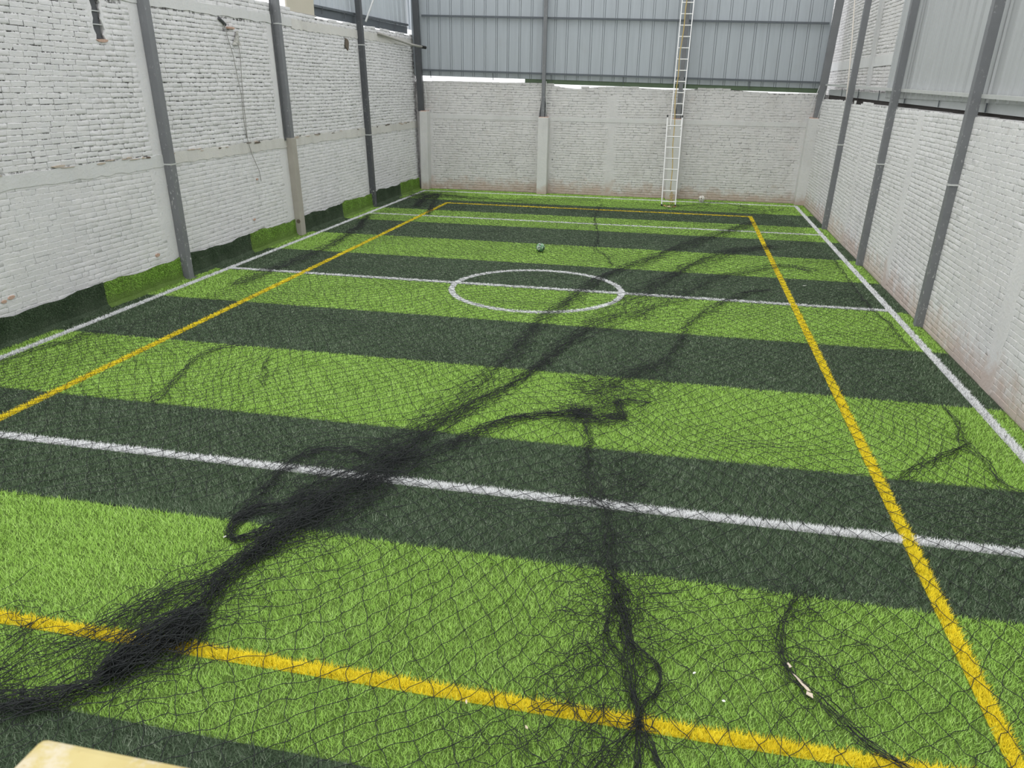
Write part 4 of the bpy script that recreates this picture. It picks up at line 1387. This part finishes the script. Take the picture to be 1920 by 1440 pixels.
rg = mb.add(v, f).build('rag', M['rag'], cd)
so = rg.modifiers.new('thick', 'SOLIDIFY'); so.thickness = 0.006
es = tag(empty('embedded_column', (lx(4.3) - 0.08, 10.96, 3.78)), 'short dark steel column set in a slot at the top of the left wall', 'column')
MB().box(XL - 0.14, XL - 0.03, 10.88, 11.04, 3.79, 5.2, -LEAN).build('shaft', M['steel_dark'], es, bevel=0.01)
for z in (3.98, 4.16):
    MB().bar((lx(z) - 0.02, 10.83, z), (lx(z) - 0.02, 11.10, z), 0.014, 0.014).build('tie_bar', M['galv'], es)
wire('hanging_cord', 'pale cord hanging in the back right corner beside the farthest right post',
     [(3.92, 23.43, 6.0), (3.915, 23.0, 5.39), (3.88, 22.3, 4.4), (3.83, 21.7, 3.6), (3.80, 21.35, 3.05), (3.775, 21.1, 2.6), (3.78, 21.08, 2.2)], 0.016, M['cord'], 'cord')

# ------------------------------------------------------------------ litter
def leaf(name, label, x, y, ln, wd, rz, mat, cat, group=None, z=0.026, curl=0.25):
    n = 7
    v, f = [], []
    for i in range(n):
        u = i / (n - 1)
        hw = wd / 2 * math.sin(math.pi * (0.08 + 0.9 * u)) ** 0.8
        zz = curl * ln * (u - 0.5) ** 2 * 1.6
        for s in (-1, 0, 1):
            v.append((ln * (u - 0.5), s * hw, zz + abs(s) * hw * 0.45))
    for i in range(n - 1):
        for s in (0, 1):
            a = 3 * i + s
            f.append((a, a + 1, a + 4, a + 3))
    o = MB().add(v, f).build(name, mat)
    so = o.modifiers.new('thick', 'SOLIDIFY'); so.thickness = 0.002
    o.location = (x, y, z)
    o.rotation_euler = (random.uniform(-0.2, 0.2), random.uniform(-0.2, 0.2), rz)
    return tag(o, label, cat, group)


for k in range(9):
    leaf('dead_leaf', 'brown dead leaf in the little heap at the foot of the ladder' if k % 3 else 'pale dead leaf among the brown ones at the foot of the ladder', random.uniform(-0.36, 0.0), random.uniform(23.08, 23.36), random.uniform(0.09, 0.16), random.uniform(0.05, 0.08),
         random.uniform(0, 6.28), M['leaf'] if k % 3 else M['leaf_pale'], 'leaf', 'dead leaves at the foot of the ladder', 0.03)

sc = tag(empty('cardboard_scrap', (0.96, 3.89, 0.0)), 'torn beige strip of cardboard caught in the net near the bottom right', 'scrap')


def plate(pts, z0, z1, t, name, mat, parent):
    n = len(pts)
    v = [(x, y, z0 + (z1 - z0) * i / n) for i, (x, y) in enumerate(pts)] + [(x, y, z0 + t + (z1 - z0) * i / n) for i, (x, y) in enumerate(pts)]
    f = [tuple(range(n)), tuple(range(n, 2 * n))] + [(k, (k + 1) % n, n + (k + 1) % n, n + k) for k in range(n)]
    return MB().add(v, f).build(name, mat, parent)


plate([(0.905, 3.975), (0.93, 3.945), (0.985, 3.855), (0.995, 3.825), (0.975, 3.825), (0.95, 3.865), (0.925, 3.915)], 0.035, 0.05, 0.004, 'long_strip', M['card'], sc)
plate([(0.972, 3.822), (1.002, 3.808), (1.000, 3.770), (0.965, 3.795)], 0.04, 0.045, 0.004, 'torn_flap', M['card'], sc)
plate([(0.885, 4.045), (0.895, 4.06), (0.915, 4.02), (0.90, 4.005)], 0.035, 0.04, 0.004, 'torn_tip', M['card'], sc)
leaf('leaf_scrap', 'small pale leaf just below the near yellow line', -0.91, 3.33, 0.035, 0.012, 1.9, M['leaf_pale'], 'leaf')
leaf('leaf_scrap', 'small beige leaf below the near yellow line, left of the middle net strand', -0.545, 3.22, 0.036, 0.014, 2.1, M['leaf_pale'], 'leaf')
leaf('paper_bit', 'tiny white paper bit right of the middle net strand', 0.345, 3.85, 0.022, 0.014, 0.7, M['paper'], 'paper')
leaf('paper_bit', 'tiny white paper bit above the near yellow line, left of the cardboard scrap', 0.505, 3.655, 0.022, 0.016, 0.2, M['paper'], 'paper')
leaf('paper_bit', 'white paper bit on the dark strip right of the far yellow side line', 2.32, 14.2, 0.06, 0.03, 0.3, M['paper'], 'paper')
leaf('paper_bit', 'white bit of paper beside the net loop left of the main bundle', -3.13, 4.56, 0.03, 0.016, 1.3, M['paper'], 'paper')

# ------------------------------------------------------------------ ledge under the camera
le = tag(empty('timber_ledge', (-0.2, 0.4, 0)), 'worn pale yellow painted ledge corner at the bottom left', 'ledge')
MB().box(-0.992, 0.9, -0.35, 0.855, 2.13, 2.20).build('top_board', M['ledge'], le, bevel=0.014)
MB().box(-0.93, 0.85, -0.30, 0.79, 0.0, 2.13).build('body', M['concrete'], le)
